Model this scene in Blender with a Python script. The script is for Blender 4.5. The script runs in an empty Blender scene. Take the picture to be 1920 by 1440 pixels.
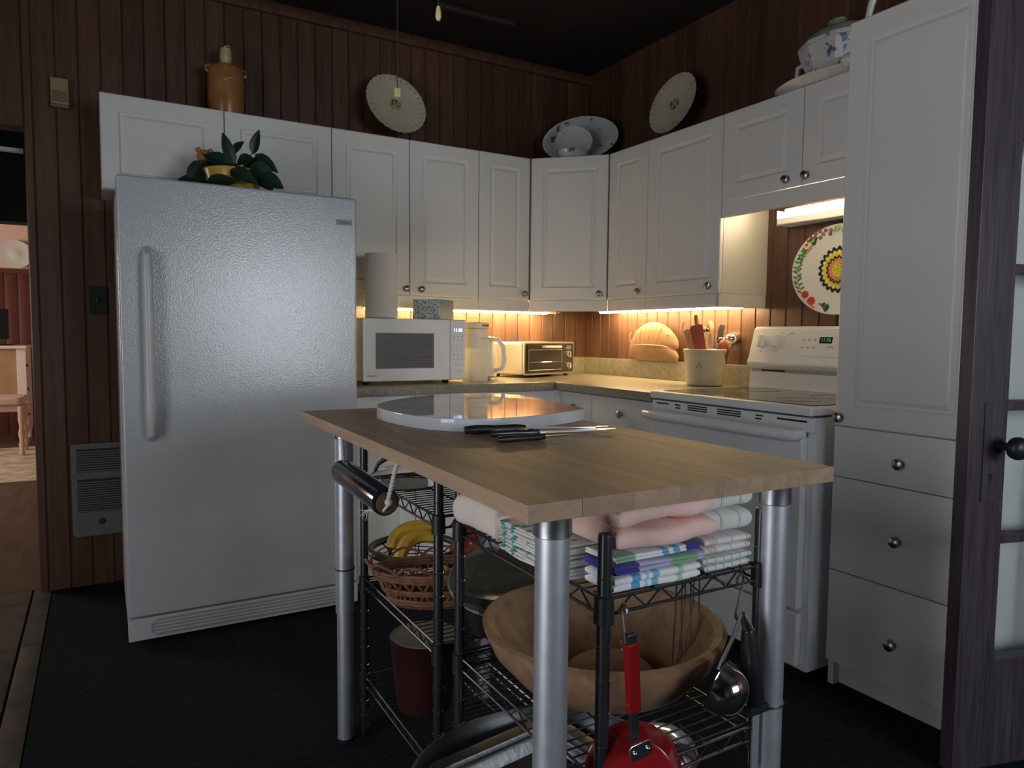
import bpy, bmesh, math, random
from mathutils import Vector, Matrix, noise
random.seed(7)
S = bpy.context.scene
COL = S.collection
PI = math.pi
def rad(a): return math.radians(a)

# ------------------------------------------------------------------ camera, world, lights, exposure
cam_d = bpy.data.cameras.new('camera'); cam = bpy.data.objects.new('camera', cam_d); COL.objects.link(cam)
rt = Vector((0.86542575, -0.50094873, 0.00941528)); upv = Vector((0.02572801, 0.06319813, 0.99766932)); fw = Vector((0.50037621, 0.86316648, -0.0675817))
mw = Matrix((( rt.x, upv.x, -fw.x, -2.5979), (rt.y, upv.y, -fw.y, -3.5792), (rt.z, upv.z, -fw.z, 1.1131), (0, 0, 0, 1)))
cam.matrix_world = mw
cam_d.sensor_width = 36.0; cam_d.lens = 36.0 * 1332.7 / 1920.0; cam_d.clip_start = 0.05
S.camera = cam
S.view_settings.view_transform = 'Standard'; S.view_settings.look = 'None'
S.view_settings.exposure = 0.0; S.view_settings.gamma = 1.0; S.view_settings.use_curve_mapping = False

W = bpy.data.worlds.new('World'); S.world = W; W.use_nodes = True
bg = W.node_tree.nodes['Background']; bg.inputs[0].default_value = (0.55, 0.68, 0.9, 1); bg.inputs[1].default_value = 0.6

def area(name, loc, rot, sx, sy, power, col):
    l = bpy.data.lights.new(name, 'AREA'); l.shape = 'RECTANGLE'; l.size = sx; l.size_y = sy; l.energy = power; l.color = col
    o = bpy.data.objects.new(name, l); COL.objects.link(o); o.location = loc; o.rotation_euler = rot; return o
# daylight in the window behind the camera, plus added fills left and next room
area('daylight_window_front', (-1.02, -5.46, 1.42), (rad(90), 0, 0), 1.38, 0.92, 39, (0.85, 0.93, 1.0))
area('fill_light_left', (-4.45, -3.1, 1.05), (rad(90), 0, rad(-90)), 1.3, 1.85, 36, (0.95, 0.96, 1.0))  # fill added through unseen tall glazing to brighten left-facing fronts and lower parts
area('fill_light_far_room', (-5.9, 3.2, 1.6), (rad(90), 0, rad(-90)), 2.4, 1.5, 110, (1.0, 0.80, 0.67))  # warm fill added to light the next room, source unseen

# ------------------------------------------------------------------ materials
MATS = {}
def nt_mat(name):
    m = bpy.data.materials.new(name); m.use_nodes = True
    nt = m.node_tree; b = nt.nodes['Principled BSDF']; MATS[name] = m
    return m, nt, b
def N(nt, t, **k):
    n = nt.nodes.new(t)
    for a, v in k.items(): setattr(n, a, v)
    return n
def L(nt, a, b): nt.links.new(a, b)
def rgb(c): return (c[0], c[1], c[2], 1)
def simple(name, col, rough=.5, metal=0, spec=.5, bump=0, bscale=200, vary=0, vscale=6, emit=None, es=0, alpha=1, trans=0, coat=0, ior=1.45):
    m, nt, b = nt_mat(name)
    b.inputs['Base Color'].default_value = rgb(col); b.inputs['Roughness'].default_value = rough; b.inputs['Metallic'].default_value = metal
    b.inputs['Specular IOR Level'].default_value = spec; b.inputs['IOR'].default_value = ior
    if trans: b.inputs['Transmission Weight'].default_value = trans
    if coat: b.inputs['Coat Weight'].default_value = coat; b.inputs['Coat Roughness'].default_value = .08
    if emit: b.inputs['Emission Color'].default_value = rgb(emit); b.inputs['Emission Strength'].default_value = es
    if vary or bump: tc = N(nt, 'ShaderNodeTexCoord')
    if vary:
        nz = N(nt, 'ShaderNodeTexNoise'); nz.inputs['Scale'].default_value = vscale; nz.inputs['Detail'].default_value = 6
        L(nt, tc.outputs['Object'], nz.inputs['Vector'])
        r = N(nt, 'ShaderNodeValToRGB'); r.color_ramp.elements[0].position = .3; r.color_ramp.elements[1].position = .72
        r.color_ramp.elements[0].color = rgb([c * (1 - vary) for c in col]); r.color_ramp.elements[1].color = rgb([min(1, c * (1 + vary)) for c in col])
        L(nt, nz.outputs['Fac'], r.inputs[0]); L(nt, r.outputs[0], b.inputs['Base Color'])
    if bump:
        n2 = N(nt, 'ShaderNodeTexNoise'); n2.inputs['Scale'].default_value = bscale; n2.inputs['Detail'].default_value = 3
        L(nt, tc.outputs['Object'], n2.inputs['Vector'])
        bp = N(nt, 'ShaderNodeBump'); bp.inputs['Strength'].default_value = bump; bp.inputs['Distance'].default_value = .002
        L(nt, n2.outputs['Fac'], bp.inputs['Height']); L(nt, bp.outputs[0], b.inputs['Normal'])
    return m
def wood(name, c0, c1, scale=(14, 14, 1.2), rough=.45, vary=.35, spec=.4, coat=0, bump=.15):
    """grain stretched along the smallest scale axis, tone differs from piece to piece"""
    m, nt, b = nt_mat(name)
    tc = N(nt, 'ShaderNodeTexCoord'); oi = N(nt, 'ShaderNodeObjectInfo')
    mp = N(nt, 'ShaderNodeMapping'); mp.inputs['Scale'].default_value = scale
    ad = N(nt, 'ShaderNodeVectorMath', operation='ADD'); mu = N(nt, 'ShaderNodeVectorMath', operation='SCALE')
    L(nt, oi.outputs['Location'], mu.inputs[0]); mu.inputs['Scale'].default_value = 7.3
    L(nt, tc.outputs['Object'], ad.inputs[0]); L(nt, mu.outputs[0], ad.inputs[1]); L(nt, ad.outputs[0], mp.inputs['Vector'])
    nz = N(nt, 'ShaderNodeTexNoise'); nz.inputs['Scale'].default_value = 3; nz.inputs['Detail'].default_value = 8; nz.inputs['Roughness'].default_value = .65; nz.inputs['Distortion'].default_value = .6
    L(nt, mp.outputs[0], nz.inputs['Vector'])
    r = N(nt, 'ShaderNodeValToRGB'); r.color_ramp.elements[0].position = .32; r.color_ramp.elements[1].position = .7
    r.color_ramp.elements[0].color = rgb(c0); r.color_ramp.elements[1].color = rgb(c1)
    L(nt, nz.outputs['Fac'], r.inputs[0])
    hs = N(nt, 'ShaderNodeHueSaturation')
    mr = N(nt, 'ShaderNodeMapRange'); mr.inputs['To Min'].default_value = 1 - vary; mr.inputs['To Max'].default_value = 1 + vary
    L(nt, oi.outputs['Random'], mr.inputs['Value']); L(nt, mr.outputs[0], hs.inputs['Value']); L(nt, r.outputs[0], hs.inputs['Color'])
    L(nt, hs.outputs[0], b.inputs['Base Color'])
    b.inputs['Roughness'].default_value = rough; b.inputs['Specular IOR Level'].default_value = spec
    if coat: b.inputs['Coat Weight'].default_value = coat; b.inputs['Coat Roughness'].default_value = .15
    bp = N(nt, 'ShaderNodeBump'); bp.inputs['Strength'].default_value = bump; bp.inputs['Distance'].default_value = .002
    L(nt, nz.outputs['Fac'], bp.inputs['Height']); L(nt, bp.outputs[0], b.inputs['Normal'])
    return m
def stripes(name, base, bands, axis='X', period=.1, axis2=None, bands2=None, rough=.9, bump=.25, bscale=500):
    """woven cloth: bands = [(start, end, colour)] as fractions of the period along an object axis (and optionally a second)"""
    m, nt, b = nt_mat(name)
    tc = N(nt, 'ShaderNodeTexCoord'); sp = N(nt, 'ShaderNodeSeparateXYZ'); L(nt, tc.outputs['Object'], sp.inputs[0])
    prev = None
    def lay(ax, bs, prev):
        d = N(nt, 'ShaderNodeMath', operation='DIVIDE'); L(nt, sp.outputs[ax], d.inputs[0]); d.inputs[1].default_value = period
        of = N(nt, 'ShaderNodeMath', operation='ADD'); L(nt, d.outputs[0], of.inputs[0]); of.inputs[1].default_value = .5
        fr = N(nt, 'ShaderNodeMath', operation='FRACT'); L(nt, of.outputs[0], fr.inputs[0])
        for s, e, c in bs:
            g = N(nt, 'ShaderNodeMath', operation='GREATER_THAN'); L(nt, fr.outputs[0], g.inputs[0]); g.inputs[1].default_value = s
            l = N(nt, 'ShaderNodeMath', operation='LESS_THAN'); L(nt, fr.outputs[0], l.inputs[0]); l.inputs[1].default_value = e
            mu = N(nt, 'ShaderNodeMath', operation='MULTIPLY'); L(nt, g.outputs[0], mu.inputs[0]); L(nt, l.outputs[0], mu.inputs[1])
            mx = N(nt, 'ShaderNodeMix', data_type='RGBA'); L(nt, mu.outputs[0], mx.inputs[0])
            if prev is None: mx.inputs[6].default_value = rgb(base)
            else: L(nt, prev, mx.inputs[6])
            mx.inputs[7].default_value = rgb(c); prev = mx.outputs[2]
        return prev
    prev = lay(axis, bands, None)
    if axis2: prev = lay(axis2, bands2, prev)
    L(nt, prev, b.inputs['Base Color']); b.inputs['Roughness'].default_value = rough; b.inputs['Specular IOR Level'].default_value = .15
    b.inputs['Sheen Weight'].default_value = .2
    n2 = N(nt, 'ShaderNodeTexNoise'); n2.inputs['Scale'].default_value = bscale; L(nt, tc.outputs['Object'], n2.inputs['Vector'])
    bp = N(nt, 'ShaderNodeBump'); bp.inputs['Strength'].default_value = bump; bp.inputs['Distance'].default_value = .002
    L(nt, n2.outputs['Fac'], bp.inputs['Height']); L(nt, bp.outputs[0], b.inputs['Normal'])
    return m
def spotted(name, base, spot, scale=25, thr=.62, rough=.3, spec=.5, feather=.03):
    m, nt, b = nt_mat(name)
    tc = N(nt, 'ShaderNodeTexCoord'); nz = N(nt, 'ShaderNodeTexNoise'); nz.inputs['Scale'].default_value = scale; nz.inputs['Detail'].default_value = 4
    L(nt, tc.outputs['Object'], nz.inputs['Vector'])
    r = N(nt, 'ShaderNodeValToRGB'); r.color_ramp.elements[0].position = thr - feather; r.color_ramp.elements[1].position = thr + feather
    r.color_ramp.elements[0].color = rgb(base); r.color_ramp.elements[1].color = rgb(spot)
    L(nt, nz.outputs['Fac'], r.inputs[0]); L(nt, r.outputs[0], b.inputs['Base Color'])
    b.inputs['Roughness'].default_value = rough; b.inputs['Specular IOR Level'].default_value = spec
    return m
def emitter(name, col, s):
    m, nt, b = nt_mat(name)
    b.inputs['Base Color'].default_value = rgb(col); b.inputs['Emission Color'].default_value = rgb(col); b.inputs['Emission Strength'].default_value = s
    return m

wood('wall_wood', (.066, .028, .017), (.122, .056, .032), scale=(16, 16, .9), rough=.42, vary=.22)
wood('dark_wood', (.022, .014, .013), (.05, .030, .026), scale=(20, 20, 1.2), rough=.4, vary=.1)
wood('door_wood', (.034, .024, .032), (.085, .066, .085), scale=(26, 26, 1.2), rough=.38, vary=.05, spec=.5, bump=.3)
wood('board_wood', (.30, .195, .125), (.44, .31, .205), scale=(9, .9, 9), rough=.52, vary=.09, spec=.35, bump=.05)
wood('floor_wood', (.06, .040, .028), (.11, .075, .055), scale=(6, 1, 6), rough=.45, vary=.1)
wood('bowl_wood', (.15, .085, .045), (.38, .225, .125), scale=(5, 5, 2.5), rough=.6, vary=.05, bump=.25)
wood('spoon_wood', (.42, .25, .12), (.56, .36, .19), scale=(30, 30, 3), rough=.6, vary=.15)
wood('dark_spoon_wood', (.20, .10, .05), (.30, .16, .08), scale=(30, 30, 3), rough=.6, vary=.15)
simple('ceiling_paint', (.014, .011, .010), .7, vary=.2)
simple('carpet', (.014, .018, .020), .95, spec=.1, bump=.8, bscale=380, vary=.35, vscale=60)
simple('slate', (.085, .078, .066), .5, vary=.4, vscale=8, bump=.6, bscale=30)
simple('grout', (.02, .018, .016), .9)
simple('cab_white', (.74, .725, .69), .42, bump=.04, bscale=90)
simple('cab_edge', (.70, .67, .60), .5)
simple('appliance_white', (.74, .75, .76), .28, spec=.5)
simple('fridge_white', (.46, .475, .485), .17, spec=1.0, bump=.30, bscale=220)
simple('fridge_plain', (.50, .51, .52), .3)
simple('fridge_grey', (.30, .30, .29), .5)
simple('nickel', (.42, .39, .36), .28, metal=1)
simple('chrome', (.75, .75, .76), .12, metal=1)
simple('steel_pipe', (.55, .58, .63), .42, metal=.75, vary=.08, vscale=30)
simple('steel_collar', (.55, .58, .60), .32, metal=1, vary=.25, vscale=60)
simple('black_metal', (.045, .047, .052), .27, metal=.55, spec=.8)
simple('black_plastic', (.015, .015, .016), .4)
simple('dark_gap', (.008, .008, .008), .8)
simple('laminate', (.25, .225, .175), .3, vary=.25, vscale=60, spec=.5)
simple('glass_black', (.018, .019, .02), .08, spec=.7)
simple('oven_glass', (.05, .042, .036), .10, spec=.6)
simple('pane_glass', (.92, .96, .97), .03, trans=1, ior=1.05, spec=.25)
simple('clear_glass', (.95, .97, .97), .02, trans=1, ior=1.2)
simple('frosted', (.86, .84, .78), .4, trans=.6, ior=1.1)
simple('cream_plastic', (.72, .66, .55), .4)
simple('paper', (.78, .72, .66), .9, bump=.3, bscale=120)
simple('toaster_steel', (.62, .57, .50), .32, metal=.85)
simple('white_plastic', (.80, .80, .78), .35)
simple('gunmetal', (.09, .085, .08), .35, metal=.5)
simple('ink', (.10, .10, .11), .6)
simple('ink_soft', (.28, .28, .29), .6)
simple('brass_box', (.30, .235, .105), .5)
simple('brass_grille', (.17, .125, .062), .6)
simple('heater_white', (.17, .165, .155), .5)
simple('heater_dark', (.03, .03, .028), .6)
simple('stoneware', (.33, .145, .045), .28, vary=.25, vscale=14, spec=.6)
simple('stoneware_cream', (.52, .42, .24), .35, vary=.2, vscale=40)
simple('china_white', (.70, .68, .63), .18, spec=.6)
simple('china_cream', (.55, .50, .36), .2, spec=.6, vary=.06, vscale=20)
simple('china_rim', (.40, .34, .25), .3, vary=.3, vscale=60)
spotted('china_floral', (.60, .60, .58), (.13, .12, .12), scale=20, thr=.63, rough=.15)
spotted('flower_print', (.50, .43, .29), (.14, .085, .035), scale=48, thr=.48, rough=.3, feather=.06)
spotted('tureen_print', (.64, .60, .57), (.08, .12, .28), scale=24, thr=.62, rough=.2)
simple('tureen_white', (.66, .62, .58), .22, spec=.6)
simple('tureen_green', (.30, .31, .24), .25)
simple('blue_glaze', (.03, .055, .20), .3)
simple('leaf', (.010, .030, .016), .42, spec=.5, vary=.3, vscale=20)
simple('stem', (.035, .06, .025), .6)
simple('pot_yellow', (.50, .30, .05), .25, vary=.35, vscale=18)
simple('bear_brown', (.42, .19, .05), .3, vary=.25, vscale=30)
simple('soil', (.03, .02, .015), .95)
simple('pull_cream', (.80, .62, .30), .5)
simple('cord_dark', (.06, .05, .045), .7)
simple('cord_white', (.62, .60, .57), .8)
simple('marble', (.60, .61, .63), .025, spec=.6, vary=.16, vscale=9)
simple('marble_rough', (.58, .60, .63), .35, vary=.2, vscale=14)
simple('terracotta', (.27, .15, .085), .75, vary=.12, vscale=18)
simple('terracotta_line', (.42, .28, .19), .8)
simple('crock_glaze', (.55, .50, .40), .35, vary=.08, vscale=20)
simple('red_silicone', (.22, .05, .045), .5)
simple('red_enamel', (.24, .008, .010), .16, spec=.6, coat=.4)
simple('red_dark_enamel', (.035, .010, .011), .3)
simple('banana', (.62, .38, .045), .45, vary=.15, vscale=25)
simple('banana_tip', (.10, .06, .02), .7)
simple('apple', (.34, .035, .025), .25, vary=.4, vscale=14, spec=.6)
simple('wicker', (.20, .095, .05), .55, vary=.35, vscale=60)
simple('olive_enamel', (.085, .083, .068), .12, spec=.6, coat=.4)
simple('pot_rim', (.22, .195, .15), .3)
simple('navy_glass', (.010, .014, .026), .12, spec=.7, coat=.5)
simple('cork_wood', (.15, .085, .05), .6, vary=.2, vscale=40)
simple('tin', (.42, .43, .45), .3, metal=1, vary=.12, vscale=40, bump=.3, bscale=60)
simple('roaster', (.10, .11, .115), .28, metal=.7)
simple('pink_cloth', (.82, .56, .50), .95, spec=.1, bump=.5, bscale=260, vary=.2, vscale=7)
simple('waffle_cloth', (.72, .63, .56), .95, spec=.1, bump=1.0, bscale=170)
simple('white_cloth', (.74, .73, .72), .95, spec=.1, bump=.4, bscale=300)
WHT = (.78, .78, .77)
stripes('check_cloth', (.70, .70, .66), [(.0, .045, (.26, .26, .24)), (.10, .13, (.42, .43, .36))], 'X', .042, 'Y', [(.0, .05, (.28, .28, .25))])
stripes('red_line_cloth', (.74, .71, .69), [(.0, .02, (.50, .16, .15)), (.06, .08, (.50, .16, .15)), (.12, .14, (.50, .16, .15)), (.18, .20, (.50, .16, .15)), (.6, .62, (.3, .3, .3))], 'X', .085)
stripes('green_check_cloth', (.68, .71, .67), [(.0, .09, (.20, .27, .24))], 'X', .019, 'Y', [(.0, .07, (.25, .32, .28))])
stripes('blue_stripe_cloth', (.82, .83, .84), [(.22, .31, (.12, .38, .64)), (.36, .39, (.35, .6, .8)), (.43, .50, (.20, .48, .70)), (.70, .76, (.40, .62, .48))], 'X', .19)
stripes('lavender_cloth', (.46, .46, .66), [(.0, .27, (.05, .05, .32)), (.60, .90, (.24, .42, .27))], 'X', .19)
stripes('white_blue_cloth', (.82, .83, .85), [(.06, .26, (.28, .48, .33)), (.54, .61, (.14, .42, .68)), (.66, .73, (.14, .42, .68)), (.80, 1.0, (.04, .05, .32))], 'X', .19)
spotted('floral_cloth', (.72, .71, .68), (.07, .33, .30), scale=42, thr=.60, rough=.95, spec=.1)
simple('brown_veneer', (.40, .24, .13), .5, vary=.12)
simple('desk_white', (.72, .66, .58), .5)
simple('far_wall_paint', (.70, .50, .40), .8)
simple('far_red_wood', (.11, .032, .022), .45, vary=.15, vscale=3)
simple('rug', (.50, .42, .31), .95, vary=.35, vscale=9, spec=.1)
simple('stool_fabric', (.62, .45, .36), .9)
simple('stool_wood', (.55, .40, .29), .5)
simple('monitor_black', (.012, .012, .014), .25)
emitter('uc_light', (1.0, .72, .34), 80); emitter('uc_light_strong', (1.0, .72, .32), 115)
emitter('hood_light', (1.0, .83, .57), 62)
emitter('clock_blue', (.45, .55, 1.0), 2.4)
emitter('clock_green', (.10, .8, .35), .14)
simple('tissue_print_a', (.25, .31, .28), .7)
simple('p_black', (.025, .02, .015), .3); simple('p_yellow', (.72, .60, .03), .3); simple('p_orange', (.75, .28, .06), .3); simple('p_pink', (.62, .25, .35), .3)
simple('p_red', (.55, .05, .03), .3); simple('p_green', (.07, .24, .05), .3); simple('p_dkgreen', (.03, .12, .05), .3); simple('p_grape', (.28, .10, .09), .3); simple('p_lime', (.35, .48, .10), .3)
simple('p_white', (.80, .78, .72), .25)
def leafprint():
    m, nt, b = nt_mat('tissue_print')
    tc = N(nt, 'ShaderNodeTexCoord'); wv = N(nt, 'ShaderNodeTexWave'); wv.inputs['Scale'].default_value = 38; wv.inputs['Distortion'].default_value = 7; wv.inputs['Detail'].default_value = 2
    wv.inputs['Detail Scale'].default_value = 2.2
    L(nt, tc.outputs['Object'], wv.inputs['Vector'])
    r = N(nt, 'ShaderNodeValToRGB'); r.color_ramp.elements[0].position = .4; r.color_ramp.elements[1].position = .6
    r.color_ramp.elements[0].color = (.17, .21, .20, 1); r.color_ramp.elements[1].color = (.52, .54, .50, 1)
    L(nt, wv.outputs['Fac'], r.inputs[0]); L(nt, r.outputs[0], b.inputs['Base Color']); b.inputs['Roughness'].default_value = .6
leafprint()

# ------------------------------------------------------------------ mesh helpers
WM = {}          # world matrix of every object built here
def mat(n): return MATS[n]
def thing(name, label, cat, loc=(0, 0, 0), rz=0, group=None, kind=None):
    o = bpy.data.objects.new(name, None); COL.objects.link(o); o.empty_display_size = .05
    o.location = loc; o.rotation_euler = (0, 0, rz)
    WM[o] = Matrix.Translation(Vector(loc)) @ Matrix.Rotation(rz, 4, 'Z')
    tag(o, label, cat, group, kind); return o
def tag(o, label=None, cat=None, group=None, kind=None):
    if label: o['label'] = label
    if cat: o['category'] = cat
    if group: o['group'] = group
    if kind: o['kind'] = kind
    return o
class MB:
    def __init__(s): s.v = []; s.f = []
    def add(s, vs, fs, M=None):
        n = len(s.v)
        s.v += [(M @ Vector(p)) if M else Vector(p) for p in vs]
        s.f += [[i + n for i in f] for f in fs]; return s
    def box(s, x0, x1, y0, y1, z0, z1, M=None):
        x0, x1 = min(x0, x1), max(x0, x1); y0, y1 = min(y0, y1), max(y0, y1); z0, z1 = min(z0, z1), max(z0, z1)
        return s.add([(x0, y0, z0), (x1, y0, z0), (x1, y1, z0), (x0, y1, z0), (x0, y0, z1), (x1, y0, z1), (x1, y1, z1), (x0, y1, z1)],
                     [(0, 3, 2, 1), (4, 5, 6, 7), (0, 1, 5, 4), (1, 2, 6, 5), (2, 3, 7, 6), (3, 0, 4, 7)], M)
    def prism(s, pts, z0, z1, M=None):
        """pts: ccw outline in XY"""
        n = len(pts)
        vs = [(p[0], p[1], z0) for p in pts] + [(p[0], p[1], z1) for p in pts]
        fs = [list(range(n - 1, -1, -1)), list(range(n, 2 * n))] + [(i, (i + 1) % n, n + (i + 1) % n, n + i) for i in range(n)]
        return s.add(vs, fs, M)
    def lathe(s, prof, n=32, c=(0, 0, 0), sx=1, sy=1, M=None, cap0=True, cap1=True, flute=None):
        """prof: (r, z) from bottom to top; flute: (count, depth) ripples that grow towards the last ring"""
        vs = []; fs = []; k = len(prof)
        for j, (r, z) in enumerate(prof):
            for i in range(n):
                a = 2 * PI * i / n
                rr = r
                if flute and len(flute) == 3 and j >= flute[2]: rr = r * (1 + flute[1] * math.cos(flute[0] * a))
                vs.append((c[0] + rr * math.cos(a) * sx, c[1] + rr * math.sin(a) * sy, c[2] + z))
        for j in range(k - 1):
            for i in range(n):
                fs.append((j * n + i, j * n + (i + 1) % n, (j + 1) * n + (i + 1) % n, (j + 1) * n + i))
        if cap0 and prof[0][0] > 1e-6: fs.append(list(range(n - 1, -1, -1)))
        if cap1 and prof[-1][0] > 1e-6: fs.append([(k - 1) * n + i for i in range(n)])
        return s.add(vs, fs, M)
    def tube(s, pts, r, n=8, closed=False, M=None, caps=True):
        P = [Vector(p) for p in pts]; k = len(P)
        R = r if isinstance(r, (list, tuple)) else [r] * k
        vs = []; fs = []; prevu = None
        for j in range(k):
            if closed: t = P[(j + 1) % k] - P[j - 1]
            else: t = P[min(j + 1, k - 1)] - P[max(j - 1, 0)]
            t.normalize()
            if prevu is None:
                a = Vector((0, 0, 1)) if abs(t.z) < .9 else Vector((1, 0, 0)); u = t.cross(a).normalized()
            else:
                u = prevu - t * prevu.dot(t)
                if u.length < 1e-6: u = t.orthogonal()
                u.normalize()
            prevu = u; w = t.cross(u)
            for i in range(n):
                a = 2 * PI * i / n; vs.append(P[j] + (u * math.cos(a) + w * math.sin(a)) * R[j])
        m = k if closed else k - 1
        for j in range(m):
            for i in range(n):
                j2 = (j + 1) % k
                fs.append((j * n + i, j * n + (i + 1) % n, j2 * n + (i + 1) % n, j2 * n + i))
        if not closed and caps: fs += [list(range(n - 1, -1, -1)), [(k - 1) * n + i for i in range(n)]]
        return s.add(vs, fs, M)
    def cyl(s, a, b, r, n=12, r2=None): return s.tube([a, b], [r, r if r2 is None else r2], n)
    def sphere(s, c, r, n=14, m=8, sx=1, sy=1, sz=1, M=None):
        pr = [(max(1e-7, r * math.sin(PI * j / m)), -r * math.cos(PI * j / m) * sz) for j in range(m + 1)]
        return s.lathe(pr, n, c, sx, sy, M, cap0=False, cap1=False)
    def build(s, name, material, parent=None, bevel=0, seg=2, smooth=38, world=False, loc=None, rot=None, label=None, kind=None, jitter=0):
        me = bpy.data.meshes.new(name)
        vs = s.v
        if world and parent is not None:
            inv = WM[parent].inverted(); vs = [inv @ v for v in vs]
        me.from_pydata([tuple(v) for v in vs], [], s.f)
        bm = bmesh.new(); bm.from_mesh(me)
        bmesh.ops.remove_doubles(bm, verts=bm.verts, dist=1e-6)
        bmesh.ops.recalc_face_normals(bm, faces=bm.faces)
        if bevel:
            es = [e for e in bm.edges if len(e.link_faces) == 2 and e.calc_face_angle(0) > rad(30)]
            if es: bmesh.ops.bevel(bm, geom=es, offset=bevel, segments=seg, profile=.5, affect='EDGES', clamp_overlap=True)
        if jitter:
            for v in bm.verts: v.co += noise.noise_vector(v.co * 14 + Vector((3.1, 7.7, 1.3))) * jitter
        if smooth:
            for f in bm.faces: f.smooth = True
            for e in bm.edges:
                if len(e.link_faces) == 2: e.smooth = e.calc_face_angle(0) < rad(smooth)
        bm.to_mesh(me); bm.free()
        me.materials.append(mat(material))
        o = place(name, me, parent, loc, rot, label, kind)
        if bevel: md_ = o.modifiers.new('weighted_normals', 'WEIGHTED_NORMAL'); md_.keep_sharp = True
        return o
def place(name, me, parent=None, loc=None, rot=None, label=None, kind=None):
    o = bpy.data.objects.new(name, me); COL.objects.link(o)
    lm = Matrix.Identity(4)
    if loc: o.location = loc; lm = Matrix.Translation(Vector(loc))
    if rot:
        o.rotation_euler = rot
        from mathutils import Euler
        lm = lm @ Euler(rot).to_matrix().to_4x4()
    if parent is not None:
        o.parent = parent; WM[o] = WM[parent] @ lm
    else: WM[o] = lm
    tag(o, label, None, None, kind); return o
def frame_z(n, up=(0, 0, 1)):
    """matrix whose local +Z points along n and +Y follows up"""
    z = Vector(n).normalized(); x = Vector(up).cross(z).normalized(); y = z.cross(x)
    return Matrix((x, y, z)).transposed().to_4x4()
def text(s, size, material, parent, loc, rot, name='lettering', depth=.0004):
    cu = bpy.data.curves.new(name, 'FONT'); cu.body = s; cu.size = size; cu.align_x = 'CENTER'; cu.align_y = 'CENTER'; cu.extrude = depth; cu.resolution_u = 2
    t = bpy.data.objects.new('tmp', cu); COL.objects.link(t)
    me = bpy.data.meshes.new_from_object(t.evaluated_get(bpy.context.evaluated_depsgraph_get()))
    bpy.data.objects.remove(t); me.name = name; me.materials.clear(); me.materials.append(mat(material))
    return place(name, me, parent, loc, rot)
def rrect(w, h, r, n=5, cx=0, cy=0):
    o = []
    for (sx, sy, a0) in ((1, -1, -90), (1, 1, 0), (-1, 1, 90), (-1, -1, 180)):
        for i in range(n + 1):
            a = rad(a0 + 90 * i / n); o.append((cx + sx * (w / 2 - r) + r * math.cos(a), cy + sy * (h / 2 - r) + r * math.sin(a)))
    return o
XZ = Matrix.Rotation(PI / 2, 4, 'X')       # prism XY -> XZ, extruded towards -Y
def struct(o): o['kind'] = 'structure'; return o

# ------------------------------------------------------------------ room shell
CEIL = 2.678
PITCH = .083
def plank_mesh(h, name='plank', w=PITCH):
    """tongue and groove board standing on z=0, front at y=-0.012, width along x"""
    m = MB(); g = .0045
    prof = [(0, 0), (0, -.006), (g, -.012), (w - g, -.012), (w, -.006), (w, 0)]
    vs = [(x, y, 0) for x, y in prof] + [(x, y, h) for x, y in prof]; n = len(prof)
    fs = [(i, (i + 1) % n, n + (i + 1) % n, n + i) for i in range(n)] + [list(range(n)), list(range(2 * n - 1, n - 1, -1))]
    m.add(vs, fs)
    me = bpy.data.meshes.new(name); me.from_pydata([tuple(v) for v in m.v], [], m.f)
    bm = bmesh.new(); bm.from_mesh(me); bmesh.ops.recalc_face_normals(bm, faces=bm.faces); bm.to_mesh(me); bm.free()
    me.materials.append(mat('wall_wood')); return me
wb = struct(MB().box(-2.845, .1, .013, .11, 0, CEIL).build('wall_back', 'dark_wood'))
PM = plank_mesh(CEIL)
k = 0; x = -.074 - 33 * PITCH
while x < -.01:
    w = PITCH if x + PITCH < 0 else None
    if x > -2.846: place('plank', PM, wb, (x, .012, 0)) if w else None
    x += PITCH
# last board into the corner and first board at the door jamb are cut narrower
place('plank', plank_mesh(CEIL, w=.074), wb, (-.074, .012, 0))
place('plank', plank_mesh(CEIL, w=.032), wb, (-2.845, .012, 0))
wh = struct(MB().box(-4.6, -2.845, .013, .11, 1.95, CEIL).build('wall_back_header', 'dark_wood'))
PH = plank_mesh(CEIL - 1.95)
for i in range(20): place('plank', PH, wh, (-2.845 - PITCH * (i + 1), .012, 1.95))
struct(MB().box(-4.6, -3.75, .0, .11, 0, 1.95).build('wall_back_left', 'dark_wood'))
wr = struct(MB().box(.013, .11, -5.5, .1, 0, CEIL).build('wall_right', 'dark_wood'))
for i in range(64):
    place('plank', PM, wr, (.012, -.067 - PITCH * (i - 1) if i else -.0 + .016, 0), (0, 0, -PI / 2))
struct(MB().box(-4.6, .1, -5.6, -5.5, 0, .96).box(-4.6, .1, -5.6, -5.5, 1.9, CEIL).box(-4.6, -1.72, -5.6, -5.5, .96, 1.9).box(-.32, .1, -5.6, -5.5, .96, 1.9).build('wall_front', 'dark_wood'))
struct(MB().box(-4.6, -4.5, -5.5, .0, 0, .1).box(-4.6, -4.5, -5.5, 0, 2.0, CEIL).box(-4.6, -4.5, -5.5, -3.76, .1, 2.0).box(-4.6, -4.5, -2.44, 0, .1, 2.0).build('wall_left', 'dark_wood'))
w1 = struct(MB().box(-1.76, -1.70, -5.52, -5.40, .90, 1.95).box(-.34, -.28, -5.52, -5.40, .90, 1.95).box(-1.76, -.28, -5.52, -5.40, .90, .96).box(-1.76, -.28, -5.52, -5.40, 1.90, 1.96).build('window_1', 'dark_wood'))
MB().box(-1.07, -1.0, -5.45, -5.41, .96, 1.9).build('mullion', 'dark_wood', w1)
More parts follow.
